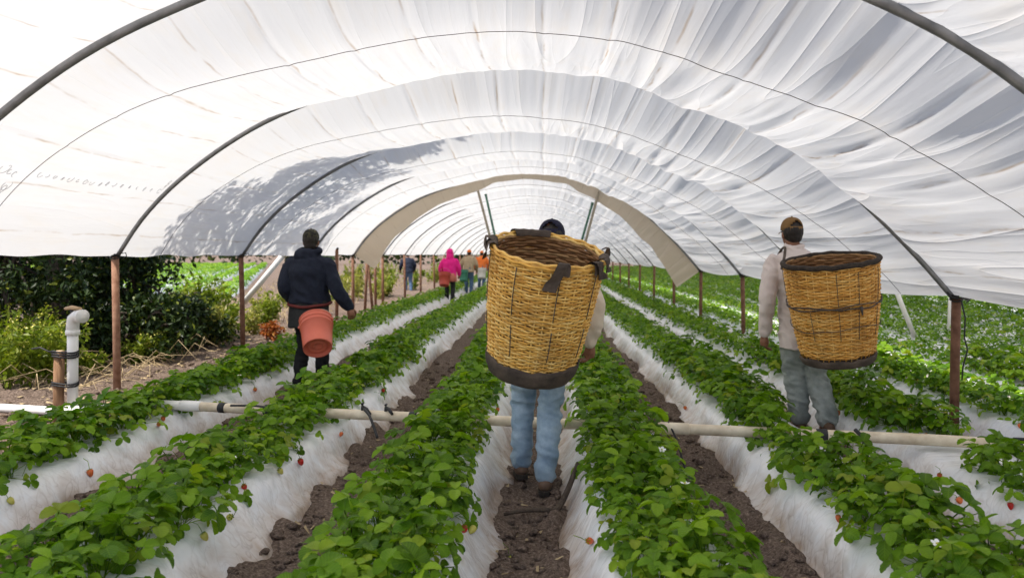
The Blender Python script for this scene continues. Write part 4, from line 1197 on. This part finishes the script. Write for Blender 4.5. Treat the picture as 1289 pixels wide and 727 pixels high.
for n_, (bi, x, y) in enumerate(near_set):
    lab = 'strawberry plant on the ' + BNAMES[bi]
    e = empty('strawberry_plant', (x, y, BED_H + .003), lab, 'strawberry plant', 'strawberry plants on the ' + BNAMES[bi])
    sc = rnd.uniform(.80, 1.20)
    PLANTS.append((e, x, y, sc))
    d = math.hypot(x, y)
    rr = random.Random(n_ * 3 + 1)
    if d < 5.6:
        e.scale = (sc, sc, sc)
        for l in plant_leaves(rr, 38):
            o = bpy.data.objects.new('leaf', LEAF0[l[0] * 2 + l[1]]); COL.objects.link(o)
            o.parent = e
            o.matrix_local = leaf_mat(l)
    else:
        o = bpy.data.objects.new('foliage', FOL1[n_ % 8]); COL.objects.link(o)
        o.parent = e; o.rotation_euler = (0, 0, rr.uniform(0, 6.28)); o.scale = (sc, sc, sc); o['kind'] = 'stuff'
# the rest of each bed: one mass of foliage per bed
for bi, xc in ALL_BEDS:
    it2, it3 = [], []
    for (q, x, y) in far_set:
        if q != bi: continue
        rr = random.Random(int(x * 977) + int(y * 7919))
        T = Matrix.Translation((x, y, BED_H)) @ Matrix.Scale(rr.uniform(.85, 1.1) * (1 if bi < 6 else .92), 4)
        if y < 24:
            it2 += [(l[0], l[1], T @ leaf_mat(l)) for l in plant_leaves(rr, 19)]
        else:
            it3 += [(l[0], 0, T @ leaf_mat(l)) for l in plant_leaves(rr, 8)]
    Vs, Qs, As, n = [], [], [], 0
    for it, tb in ((it2, LEAF2), (it3, LEAF3)):
        if it:
            V, Q, A = join_leaves(it, tb); Vs.append(V); Qs.append(Q + n); As.append(A); n += len(V)
    if n:
        link('strawberry_foliage', np_mesh('strawberry_foliage', np.concatenate(Vs), np.concatenate(Qs), attr={'rnd': np.concatenate(As)}), MAT['leaf'],
             label='distant strawberry foliage running on along the ' + BNAMES[bi], cat='strawberry plants', kind='stuff')
# far field beyond, to the right
it = []
for k in range(34):
    xc = OUT_BEDS[-1] + 1.06 * (k + 1)
    y = 14 + max(0, (xc - 10) * 1.25)
    while y < 80:
        rr = random.Random(k * 999 + int(y * 100))
        T = Matrix.Translation((xc + rr.gauss(0, .1), y, .2)) @ Matrix.Scale(1.25, 4)
        it += [(l[0], 0, T @ leaf_mat(l)) for l in plant_leaves(rr, 4)]
        y += .42
V, Q, A = join_leaves(it, LEAF3)
link('strawberry_field', np_mesh('strawberry_field', V, Q, attr={'rnd': A}), MAT['leaf'], label='far rows of strawberry plants across the field on the right', cat='strawberry plants', kind='stuff')

# ------------------------------------------------------------------ berries and flowers, each on the nearest plant
def berry_mesh(m):
    b = MB(); seg = 10
    pr = [(.001, -.034), (.007, -.030), (.012, -.022), (.0155, -.012), (.0165, -.003), (.014, .004), (.006, .007), (.001, .007)]
    b.rings([(0, 0, z) for r, z in pr], [(r, r) for r, z in pr], seg, cap=False)
    me = b.mesh('strawberry'); me.materials.append(m); return me
BM = {k: berry_mesh(MAT[k]) for k in ('berry', 'berry_orange', 'berry_green')}
def calyx_mesh():
    b = MB()
    for k in range(5):
        a = k * 1.2566
        V = [(0, 0, .006), (.010 * math.cos(a - .35), .010 * math.sin(a - .35), .009), (.019 * math.cos(a), .019 * math.sin(a), .007), (.010 * math.cos(a + .35), .010 * math.sin(a + .35), .009)]
        b.add(V, [(0, 1, 2, 3)])
    b.tube([(0, 0, .006), (.002, 0, .025), (-.004, .01, .05), (-.03, .02, .07)], .0016, 4)
    me = b.mesh('calyx'); me.materials.append(MAT['leaf']); return me
CALYX = calyx_mesh()
def bed_z(x, y):
    d = min(abs(x - (xc + bed_dx(y))) for xc in BEDS + OUT_BEDS)
    a = d / .40
    return float(BED_H * (1 - sstep(.27 / .40 * .88, 1.04, a)) + .012 * (1 - a * a))
def on_bed(u, w):
    """march the pixel ray until it meets a bed or the ground"""
    for Y in np.arange(2.5, 30, .01):
        p = px(u, w, Y)
        if p.z <= max(bed_z(p.x, p.y), .0) + .018: return p
    return p
def add_berry(u, w, kind, size=1.0):
    p = on_bed(u, w)
    e, x, y, sc = min(PLANTS, key=lambda q: (q[1] - p.x) ** 2 + (q[2] - p.y) ** 2)
    o = bpy.data.objects.new('strawberry', BM[kind]); COL.objects.link(o); o.parent = e
    tilt = Matrix.Rotation(rnd.uniform(-1.2, 1.2), 4, 'X') @ Matrix.Rotation(rnd.uniform(-.9, .9), 4, 'Y')
    es = e.scale[0]
    o.matrix_local = Matrix.Translation((p - e.location) / es) @ tilt @ Matrix.Scale(size / es, 4)
    c = bpy.data.objects.new('calyx', CALYX); COL.objects.link(c); c.parent = o
for u, w, kind, s_ in ((113, 592, 'berry_orange', 1.15), (378, 579, 'berry', 1.15), (352, 591, 'berry_green', 1.0), (290, 650, 'berry_green', 1.0), (256, 672, 'berry_green', 1.0),
                       (741, 680, 'berry_orange', 1.0), (566, 575, 'berry_orange', 1.0), (596, 664, 'berry_green', 1.1), (1207, 628, 'berry_orange', 1.15), (430, 545, 'berry_orange', .9),
                       (482, 490, 'berry', 1.0), (321, 489, 'berry_orange', 1.1), (280, 507, 'berry_green', 1.0), (274, 508, 'berry_green', .9), (200, 533, 'berry_orange', 1.0),
                       (862, 512, 'berry_orange', 1.0), (1145, 508, 'berry_orange', 1.1), (1150, 505, 'berry', 1.0), (1190, 518, 'berry_green', 1.0), (986, 508, 'berry_orange', 1.0), (12, 628, 'berry_green', 1.0),
                       (1183, 597, 'berry', .9), (845, 588, 'berry_green', .9), (640, 700, 'berry_green', .9)):
    add_berry(u, w, kind, s_)
for _ in range(60):
    e, x, y, sc = rnd.choice(PLANTS[20:])
    a = rnd.choice([-1, 1])
    xx = x + a * rnd.uniform(.10, .18); yy = y + rnd.uniform(-.1, .1)
    o = bpy.data.objects.new('strawberry', BM[rnd.choice(['berry', 'berry_orange', 'berry_green', 'berry_green'])]); COL.objects.link(o); o.parent = e
    o.matrix_local = Matrix.Translation((Vector((xx, yy, bed_z(xx, yy) + .02)) - e.location) / e.scale[0]) @ Matrix.Rotation(rnd.uniform(-1, 1), 4, 'X')
    c = bpy.data.objects.new('calyx', CALYX); COL.objects.link(c); c.parent = o
def flower_mesh():
    b = MB()
    for k in range(5):
        a = k * 1.2566
        pts = [(.004, 0)] + [(.014 + .009 * math.cos(t), .0085 * math.sin(t)) for t in np.linspace(-2.6, 2.6, 7)]
        V = [(x * math.cos(a) - y * math.sin(a), x * math.sin(a) + y * math.cos(a), .002 + .2 * x) for x, y in pts]
        b.add(V, [tuple(range(8))])
    me = b.mesh('flower'); me.materials.append(MAT['petal']); return me
FLW = flower_mesh()
FC = MB(); FC.ball((0, 0, .005), (.005, .005, .004), 8, 6); FCM = FC.mesh('flower_centre'); FCM.materials.append(MAT['berry_green'])
for _ in range(34):
    e, x, y, sc = rnd.choice(PLANTS)
    o = bpy.data.objects.new('flower', FLW); COL.objects.link(o); o.parent = e
    a = rnd.uniform(0, 6.28)
    o.matrix_local = Matrix.Translation((.14 * math.cos(a), .14 * math.sin(a), rnd.uniform(.11, .17))) @ Matrix.Rotation(rnd.uniform(-.6, .6), 4, 'X')
    c = bpy.data.objects.new('flower_centre', FCM); COL.objects.link(c); c.parent = o

# ------------------------------------------------------------------ trees, shrubs and weeds outside on the left
def leaf_cloud(cent, rad, counts, size, seed, flat=.0, asp=.5):
    g = np.random.default_rng(seed)
    C = np.repeat(np.asarray(cent, float), counts, axis=0)
    Rr = np.repeat(np.asarray(rad, float), counts, axis=0)
    if Rr.ndim == 1: Rr = Rr[:, None]
    n = len(C)
    dirs = g.normal(size=(n, 3)); dirs /= np.linalg.norm(dirs, axis=1)[:, None]
    P = C + dirs * Rr * (g.random((n, 1)) ** .45)
    a = g.normal(size=(n, 3)); a[:, 2] -= .35; a /= np.linalg.norm(a, axis=1)[:, None]
    up = g.normal(size=(n, 3)) * .7 + dirs * .6 + np.array([0, 0, .8])
    b = np.cross(a, up); b /= np.linalg.norm(b, axis=1)[:, None]
    nn = np.cross(b, a)
    s = size * (.65 + .7 * g.random((n, 1)))
    V = np.stack([P, P + a * s * .5 + b * s * asp * .5 + nn * s * .10, P + a * s, P + a * s * .5 - b * s * asp * .5 + nn * s * .10], 1)
    Q = np.arange(4 * n).reshape(n, 4)
    return V.reshape(-1, 3), Q, np.repeat(g.random(n), 4)
def tree(loc, trunk_h, clumps, radii, count, size, label, m='tree_leaf', seed=1, tr=.12, cat='tree', name='tree', group=None):
    e = empty(name, loc, label, cat, group)
    L = Vector(loc)
    mt = MB(); rr = random.Random(seed)
    top = Vector((rr.uniform(-.2, .2), rr.uniform(-.2, .2), trunk_h))
    mt.tube(path_at([(0, 0, -.2), (.05, .02, trunk_h * .35), tuple(top * .7), tuple(top)], 4), np.linspace(tr, tr * .55, 13), 10)
    mt.build('trunk', MAT['bark'], e)
    for c, r in list(zip(clumps, radii))[::max(1, len(clumps) // 14)]:
        c = Vector(c) - L
        st = top * rr.uniform(.55, 1.0)
        lb = MB(); md = st.lerp(c, .5) + Vector((rr.uniform(-.2, .2), rr.uniform(-.2, .2), .15))
        lb.tube(path_at([st, md, c], 4), np.linspace(tr * .42, .012, 9), 7); lb.build('limb', MAT['bark'], e)
    V, Q, A = leaf_cloud(np.array(clumps) - np.array(tuple(L)), radii, count, size, seed)
    link('crown', np_mesh('crown', V, Q, smooth=False, attr={'rnd': A}), MAT[m], e, kind='stuff')
    return e
# the tall tree whose shade falls on the left side of the film
rr = random.Random(5)
cl, ra = [], []
SH = [(-4.15, 8.9, 1.62), (-4.0, 9.6, 1.9), (-4.2, 10.6, 1.6), (-3.9, 11.4, 2.0), (-4.1, 12.4, 1.7), (-4.0, 13.2, 1.8), (-3.5, 9.6, 2.3), (-3.3, 10.4, 2.5), (-3.4, 11.3, 2.4), (-3.3, 12.2, 2.4),
      (-3.0, 9.4, 2.6), (-2.7, 9.9, 2.75), (-2.7, 10.8, 2.75), (-2.6, 11.6, 2.75), (-2.2, 9.8, 2.9), (-2.1, 10.6, 2.95), (-1.7, 10.4, 3.0), (-3.8, 8.9, 2.0), (-3.6, 13.6, 2.2), (-4.3, 14.2, 1.5), (-1.2, 10.2, 3.1)]
for p in SH:
    d_ = rr.uniform(3.8, 5.6)
    c = Vector(p) + SUN_TO * d_
    cl.append(tuple(c)); ra.append(rr.uniform(.40, .62) if p[0] < -2.4 else rr.uniform(.22, .36))
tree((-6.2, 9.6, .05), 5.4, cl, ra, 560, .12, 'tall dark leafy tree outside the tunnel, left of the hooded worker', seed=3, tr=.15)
# dense dark shrubs below it
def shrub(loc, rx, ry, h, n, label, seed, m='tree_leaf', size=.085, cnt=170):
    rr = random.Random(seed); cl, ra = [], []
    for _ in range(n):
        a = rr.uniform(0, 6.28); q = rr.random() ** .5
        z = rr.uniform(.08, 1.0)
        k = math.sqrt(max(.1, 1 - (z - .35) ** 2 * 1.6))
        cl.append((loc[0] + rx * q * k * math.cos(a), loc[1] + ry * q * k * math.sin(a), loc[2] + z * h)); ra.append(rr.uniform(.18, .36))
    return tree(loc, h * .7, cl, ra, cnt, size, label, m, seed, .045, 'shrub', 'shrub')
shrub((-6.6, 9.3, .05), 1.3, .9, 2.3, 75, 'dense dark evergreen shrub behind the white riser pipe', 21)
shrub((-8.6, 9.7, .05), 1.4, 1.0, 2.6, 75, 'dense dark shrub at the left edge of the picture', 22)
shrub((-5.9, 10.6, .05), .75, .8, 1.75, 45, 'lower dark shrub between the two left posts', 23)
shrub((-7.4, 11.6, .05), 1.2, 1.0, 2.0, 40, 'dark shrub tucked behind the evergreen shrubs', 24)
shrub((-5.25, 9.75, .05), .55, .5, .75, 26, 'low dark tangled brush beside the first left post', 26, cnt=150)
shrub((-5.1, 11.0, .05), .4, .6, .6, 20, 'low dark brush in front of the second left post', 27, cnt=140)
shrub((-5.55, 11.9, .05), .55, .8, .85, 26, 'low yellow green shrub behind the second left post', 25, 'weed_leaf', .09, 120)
def weed(x, y, h, n, label, m='weed_leaf', seed=0, size=.07, flowers=True, name='weed_plant', spread=.5, group=None, leaves=16):
    rr = random.Random(seed)
    z0 = float(ground_z(np.array([x]), np.array([y]))[0]) - .01
    e = empty(name, (x, y, z0), label, 'weed', group)
    st = MB(); cent = []; fl = []
    for k in range(n):
        a = rr.uniform(0, 6.28); l = rr.uniform(.55, 1.0) * h; o = rr.uniform(.1, 1) * spread * h
        b0 = (rr.gauss(0, .05), rr.gauss(0, .05), 0)
        tp = (b0[0] + o * math.cos(a), b0[1] + o * math.sin(a), l)
        md = (b0[0] + .4 * o * math.cos(a), b0[1] + .4 * o * math.sin(a), l * .6)
        st.tube(path_at([b0, md, tp], 3), np.linspace(.006, .002, 7), 4)
        for q in np.linspace(.2, 1.0, leaves):
            w = (1 - q) ** 2; cent.append((b0[0] * w + 2 * q * (1 - q) * md[0] + q * q * tp[0], b0[1] * w + 2 * q * (1 - q) * md[1] + q * q * tp[1], 2 * q * (1 - q) * md[2] + q * q * tp[2]))
        fl.append(tp)
    st.build('stems', MAT['straw'] if m == 'far_weed' else MAT[m], e)
    V, Q, A = leaf_cloud(cent, np.full(len(cent), .05 * max(1, h)), 2, size, seed, asp=.45)
    link('foliage', np_mesh('foliage', V, Q, smooth=False, attr={'rnd': A}), MAT[m], e, kind='stuff')
    if flowers:
        V, Q, A = leaf_cloud(fl, np.full(len(fl), .04), 5, .022, seed + 1, asp=.8)
        link('flowers', np_mesh('flowers', V, Q, smooth=False), MAT['berry_green'], e, kind='stuff')
    return e
WL = 'sunlit yellow green weed at the foot of the dark shrub on the left'
for i, (u, w, Y, h) in enumerate(((8, 500, 7.7, .62), (35, 498, 7.8, .72), (62, 500, 8.0, .66), (20, 480, 8.4, .85), (50, 480, 8.5, .8), (82, 492, 8.3, .62), (-10, 490, 8.0, .7), (72, 478, 8.8, .75), (5, 470, 8.8, .9), (108, 490, 8.5, .35), (170, 470, 9.4, .4), (200, 465, 9.6, .38))):
    weed(fx(u, Y), Y, h, 13, WL, seed=40 + i, group='weeds below the dark shrub')
for i, (u, Y, h) in enumerate(((268, 11.3, .65), (285, 11.8, .7), (255, 11.6, .6), (318, 13, .55), (335, 14, .55), (345, 15.5, .6), (330, 16.5, .6), (270, 13, .8), (240, 13.5, .8), (225, 13, .7))):
    weed(fx(u, Y), Y, h, 11, 'green leafy weed between the second left post and the hooded worker', seed=70 + i, group='weeds by the second left post', m='weed_leaf' if i % 3 else 'far_weed', size=.09)
WF = 'yellowed tall weed beyond the far left posts'
for i in range(46):
    Y = rnd.uniform(17, 46); x = rnd.uniform(-4.9, -6.0 - (Y - 17) * .22)
    weed(x, Y, rnd.uniform(.35, .8) * (1 + (Y - 17) * .018), 7, WF, 'far_weed' if i % 2 else 'weed_leaf', 200 + i, .15, False, group='yellowed weeds beyond the left posts', leaves=9)
# orange-red withered weed by the hooded worker
MAT['orange_leaf'] = make_leaf('withered_orange_leaf', (.20, .05, .015), (.38, .10, .03), (.5, .18, .05), 0, .3)
weed(fx(338, 12.2), 12.2, .32, 10, 'withered orange weed left of the hooded worker', 'orange_leaf', 301, .08, False)
pole('brace_pole', px(300, 388, 13.6), px(359, 318, 13.3), .05, MAT['pvc'], 'thick white plastic pole leaning behind the hooded worker', 'pole')
for (u0, v0, u1, v1, Y, lb) in ((459, 392, 463, 318, 18.4, 'dark leaning stake left of the beige hem foot'), (470, 390, 461, 318, 18.6, 'dark crossed stake at the beige hem foot'), (473, 386, 472, 322, 19.2, 'thin rusty stake just right of the crossed stakes'), (424, 402, 424, 318, 15.6, 'rusty stake right of the hooded worker')):
    b = MB(); p0, p1 = px(u0, v0, Y), px(u1, v1, Y); p0.z = -.1
    e = empty('stake', (p0.x, p0.y, 0), lb, 'stake')
    b.tube([(0, 0, -.1), tuple((p1 - p0) * .5), tuple(p1 - p0)], .035, 8); b.build('shaft', MAT['rust'], e)
    b = MB(); b.tube([tuple((p1 - p0) - Vector((0, 0, .03))), tuple((p1 - p0) + Vector((0, 0, .006)))], .040, 8); b.build('collar', MAT['black'], e)

# field with white mulch rows further off on the left
dirv = Vector((-.33, .944, 0)); nrm = Vector((-.944, -.33, 0))
fit = []
for k in range(20):
    o0 = Vector((-10.2, 24, 0)) + nrm * (k * 1.35)
    ts = np.linspace(0, 80, 60)
    a = np.array([-.5, -.36, -.2, 0, .2, .36, .5]); hz = np.array([-.05, .10, .20, .22, .20, .10, -.05])
    V = np.array([[tuple(o0 + dirv * t + nrm * aa + Vector((0, 0, zz + .12 * max(0, 1 - t / 9) * 0))) for aa, zz in zip(a, hz)] for t in ts])
    V[..., 2] += .02 * vn(V[..., 0] * 2, V[..., 1] * 2, seed=77)
    link('raised_bed', np_mesh('raised_bed', V, grid_q(60, 7)), MAT['mulch'], kind='structure')
    t = 0.0
    while t < 80:
        r2 = random.Random(k * 77 + int(t * 50))
        c = o0 + dirv * t + nrm * r2.uniform(-.30, .12)
        T = Matrix.Translation((c.x, c.y, .18)) @ Matrix.Scale(1.25, 4)
        fit += [(l[0], 0, T @ leaf_mat(l)) for l in plant_leaves(r2, 5)]
        t += .42
V, Q, A = join_leaves(fit, LEAF3)
link('strawberry_field', np_mesh('strawberry_field_left', V, Q, attr={'rnd': A}), MAT['leaf'], label='far strawberry rows slanting away beyond the left posts', cat='strawberry plants', kind='stuff')
# far hedge closing the view
g = np.random.default_rng(8); cent, rad = [], []
for x in np.arange(-150, 160, 1.6):
    for q in range(3): cent.append((x + g.normal(0, .8), 112 + g.normal(0, 2.5), .6 + g.random() * 3.2)); rad.append(.9 + g.random() * .9)
V, Q, A = leaf_cloud(cent, rad, 22, .8, 4, asp=.8)
link('far_hedge', np_mesh('far_hedge', V, Q, smooth=False, attr={'rnd': A}), MAT['tree_leaf'], label='far green hedge closing the fields at the horizon', cat='hedge', kind='stuff')

# ------------------------------------------------------------------ ground litter
def scatter(n, fx_, seed):
    g = np.random.default_rng(seed); out = []
    while len(out) < n:
        p = fx_(g)
        if p is not None: out.append(p)
    return out
def in_furrow(g):
    x = g.uniform(-4.6, 3.4); y = 2.4 + 8 * g.random() ** 1.6
    d = min(abs(x - (xc + bed_dx(y))) for xc in BEDS)
    return (x, y) if d > .40 else None
clod = MB()
ico = [(0, 0, 1), (.89, 0, .45), (.28, .85, .45), (-.72, .53, .45), (-.72, -.53, .45), (.28, -.85, .45), (.72, .53, -.45), (-.28, .85, -.45), (-.89, 0, -.45), (-.28, -.85, -.45), (.72, -.53, -.45), (0, 0, -1)]
icf = [(0, 1, 2), (0, 2, 3), (0, 3, 4), (0, 4, 5), (0, 5, 1), (1, 6, 2), (2, 7, 3), (3, 8, 4), (4, 9, 5), (5, 10, 1), (2, 6, 7), (3, 7, 8), (4, 8, 9), (5, 9, 10), (1, 10, 6), (11, 7, 6), (11, 8, 7), (11, 9, 8), (11, 10, 9), (11, 6, 10)]
ICO = np.array(ico)
pts = scatter(4200, in_furrow, 3)
gz = ground_z(np.array([p[0] for p in pts]), np.array([p[1] for p in pts]))
for (x, y), z in zip(pts, gz):
    s = .006 + .030 * rnd.random() ** 3
    V = ICO * (1 + .35 * rng.normal(size=(12, 1)).clip(-1, 1)) * s * np.array([1.2, 1, .7])
    clod.add(V + np.array([x, y, z + s * .25]), icf)
clod.build('soil_clods', MAT['soil'], label='crumbly dark soil clods strewn in the furrows', cat='soil clods', kind='stuff', smooth=True)
lit = MB()
pts = scatter(760, in_furrow, 5)
gz = ground_z(np.array([p[0] for p in pts]), np.array([p[1] for p in pts]))
for (x, y), z in zip(pts, gz):
    a = rnd.uniform(0, 6.28); l = rnd.uniform(.008, .03) * (2.0 if rnd.random() < .15 else 1); w = rnd.uniform(.003, .009)
    ca, sa = math.cos(a), math.sin(a)
    V = [(x + l * ca - w * sa, y + l * sa + w * ca, z + .014), (x - l * ca - w * sa, y - l * sa + w * ca, z + .008 + rnd.random() * .014), (x - l * ca + w * sa, y - l * sa - w * ca, z + .01), (x + l * ca + w * sa, y + l * sa - w * ca, z + .012 + rnd.random() * .014)]
    lit.add(V, [(0, 1, 2, 3)])
lit.build('straw_litter', MAT['straw'], label='pale straw and dry leaf scraps scattered in the furrows', cat='straw', kind='stuff', smooth=False)
# dead stick in the central furrow
s0 = px(640, 652, 4.20); b = MB()
pp = [(-.21, 4.17, .035), (-.10, 4.19, .05), (-.0, 4.19, .055), (.08, 4.2, .05), (.14, 4.28, .12), (.185, 4.36, .20), (.215, 4.42, .25)]
b.tube(path_at(pp, 5), np.interp(np.linspace(0, 1, 31), [0, .2, .6, 1], [.009, .014, .017, .014]), 8)
b.build('dead_stick', MAT['bark'], label='brown dead stick lying in the central furrow behind the walking man', cat='stick')
# dry stalks by the left post
dg_ = MB(); r3 = random.Random(12)
for k in range(330):
    u = r3.choice([r3.gauss(180, 26), r3.gauss(110, 40), r3.gauss(215, 20), r3.gauss(20, 30)]); Y = r3.uniform(7.6, 10.5)
    x = fx(u, Y)
    if x > -4.55: continue
    a = r3.uniform(0, 6.28); l = r3.uniform(.12, .75); up = r3.uniform(.02, .5) * l
    z = .10
    dg_.tube([(x, Y, z), (x + .5 * l * math.cos(a), Y + .5 * l * math.sin(a), z + up), (x + l * math.cos(a), Y + l * math.sin(a), z + up * r3.uniform(.1, .9))], [.005, .004, .002], 4, cap=False)
for k in range(900):
    Y = 9 + 34 * r3.random() ** 1.3; x = r3.uniform(-4.9, -6 - (Y - 9) * .25)
    a = r3.uniform(0, 6.28); l = r3.uniform(.15, .5)
    dg_.tube([(x, Y, .08), (x + .4 * l * math.cos(a), Y + .4 * l * math.sin(a), .08 + l * .5), (x + l * math.cos(a), Y + l * math.sin(a), .10 + l * .35)], [.008, .007, .004], 3, cap=False)
dg_.build('dry_grass', MAT['straw'], label='tangled dry straw stalks on the bank outside the left posts', cat='dry grass', kind='stuff')
lc = MB()
for k in range(900):
    Y = 6.3 + 9 * r3.random() ** 1.5; x = r3.uniform(-3.9, -7.5)
    z = float(ground_z(np.array([x]), np.array([Y]))[0]); a = r3.uniform(0, 6.28); l = r3.uniform(.012, .04); w = l * r3.uniform(.3, .8)
    ca, sa = math.cos(a), math.sin(a)
    lc.add([(x + l * ca - w * sa, Y + l * sa + w * ca, z + .012), (x - l * ca - w * sa, Y - l * sa + w * ca, z + .01 + r3.random() * .02), (x - l * ca + w * sa, Y - l * sa - w * ca, z + .01), (x + l * ca + w * sa, Y + l * sa - w * ca, z + .012 + r3.random() * .02)], [(0, 1, 2, 3)])
lc.build('leaf_litter', MAT['straw'], label='dry leaf litter on the soil bank around the riser pipe', cat='leaf litter', kind='stuff', smooth=False)

# ------------------------------------------------------------------ faint scrawled marks printed on the left film
_T, _K = np.meshgrid(np.linspace(.02, .34, 160), np.linspace(.02, .98, 160), indexing='ij')
_P = film_points(_T, _K)
_u = VPX + _P[..., 0] * F_PX / _P[..., 1]; _w = VPY - (_P[..., 2] - CAM_H) * F_PX / _P[..., 1]
def film_tk(u, w):
    i = np.argmin((_u - u) ** 2 + (_w - w) ** 2); return _T.ravel()[i], _K.ravel()[i]
MAT['ink'] = simple('faded_grey_ink', (.20, .20, .22), (.38, .38, .40), 30, .9, .0, 30, .001)
ink = MB(); r6 = random.Random(44)
for (u0, w0, u1, w1, n_, sz) in ((2, 212, 22, 220, 3, .055), (0, 240, 10, 232, 2, .06), (46, 219, 130, 232, 9, .035), (130, 230, 232, 246, 11, .035)):
    for k in range(n_):
        f = (k + .5) / n_
        t0, k0 = film_tk(u0 + (u1 - u0) * f, w0 + (w1 - w0) * f)
        ph = r6.uniform(0, 6.28); q = np.linspace(0, r6.uniform(4, 7.5), 14)
        s1 = sz * r6.uniform(.5, 1.0)
        tt = t0 + s1 * np.sin(q + ph) / PLEN * .9; kk_ = k0 + (s1 * .55 * np.cos(q * 1.0 + ph) + (q - 3) * s1 * .12) / 2.6
        S = film_points(np.clip(tt, .005, .4), np.clip(kk_, .02, .98)); p_, n2 = prof_at(tt)
        S[:, 0] += n2[:, 0] * .004; S[:, 2] += n2[:, 1] * .004
        ink.tube(S, .0016, 4)
ink.build('printed_marks', MAT['ink'], cover1, label='faint scrawled grey marks on the film')
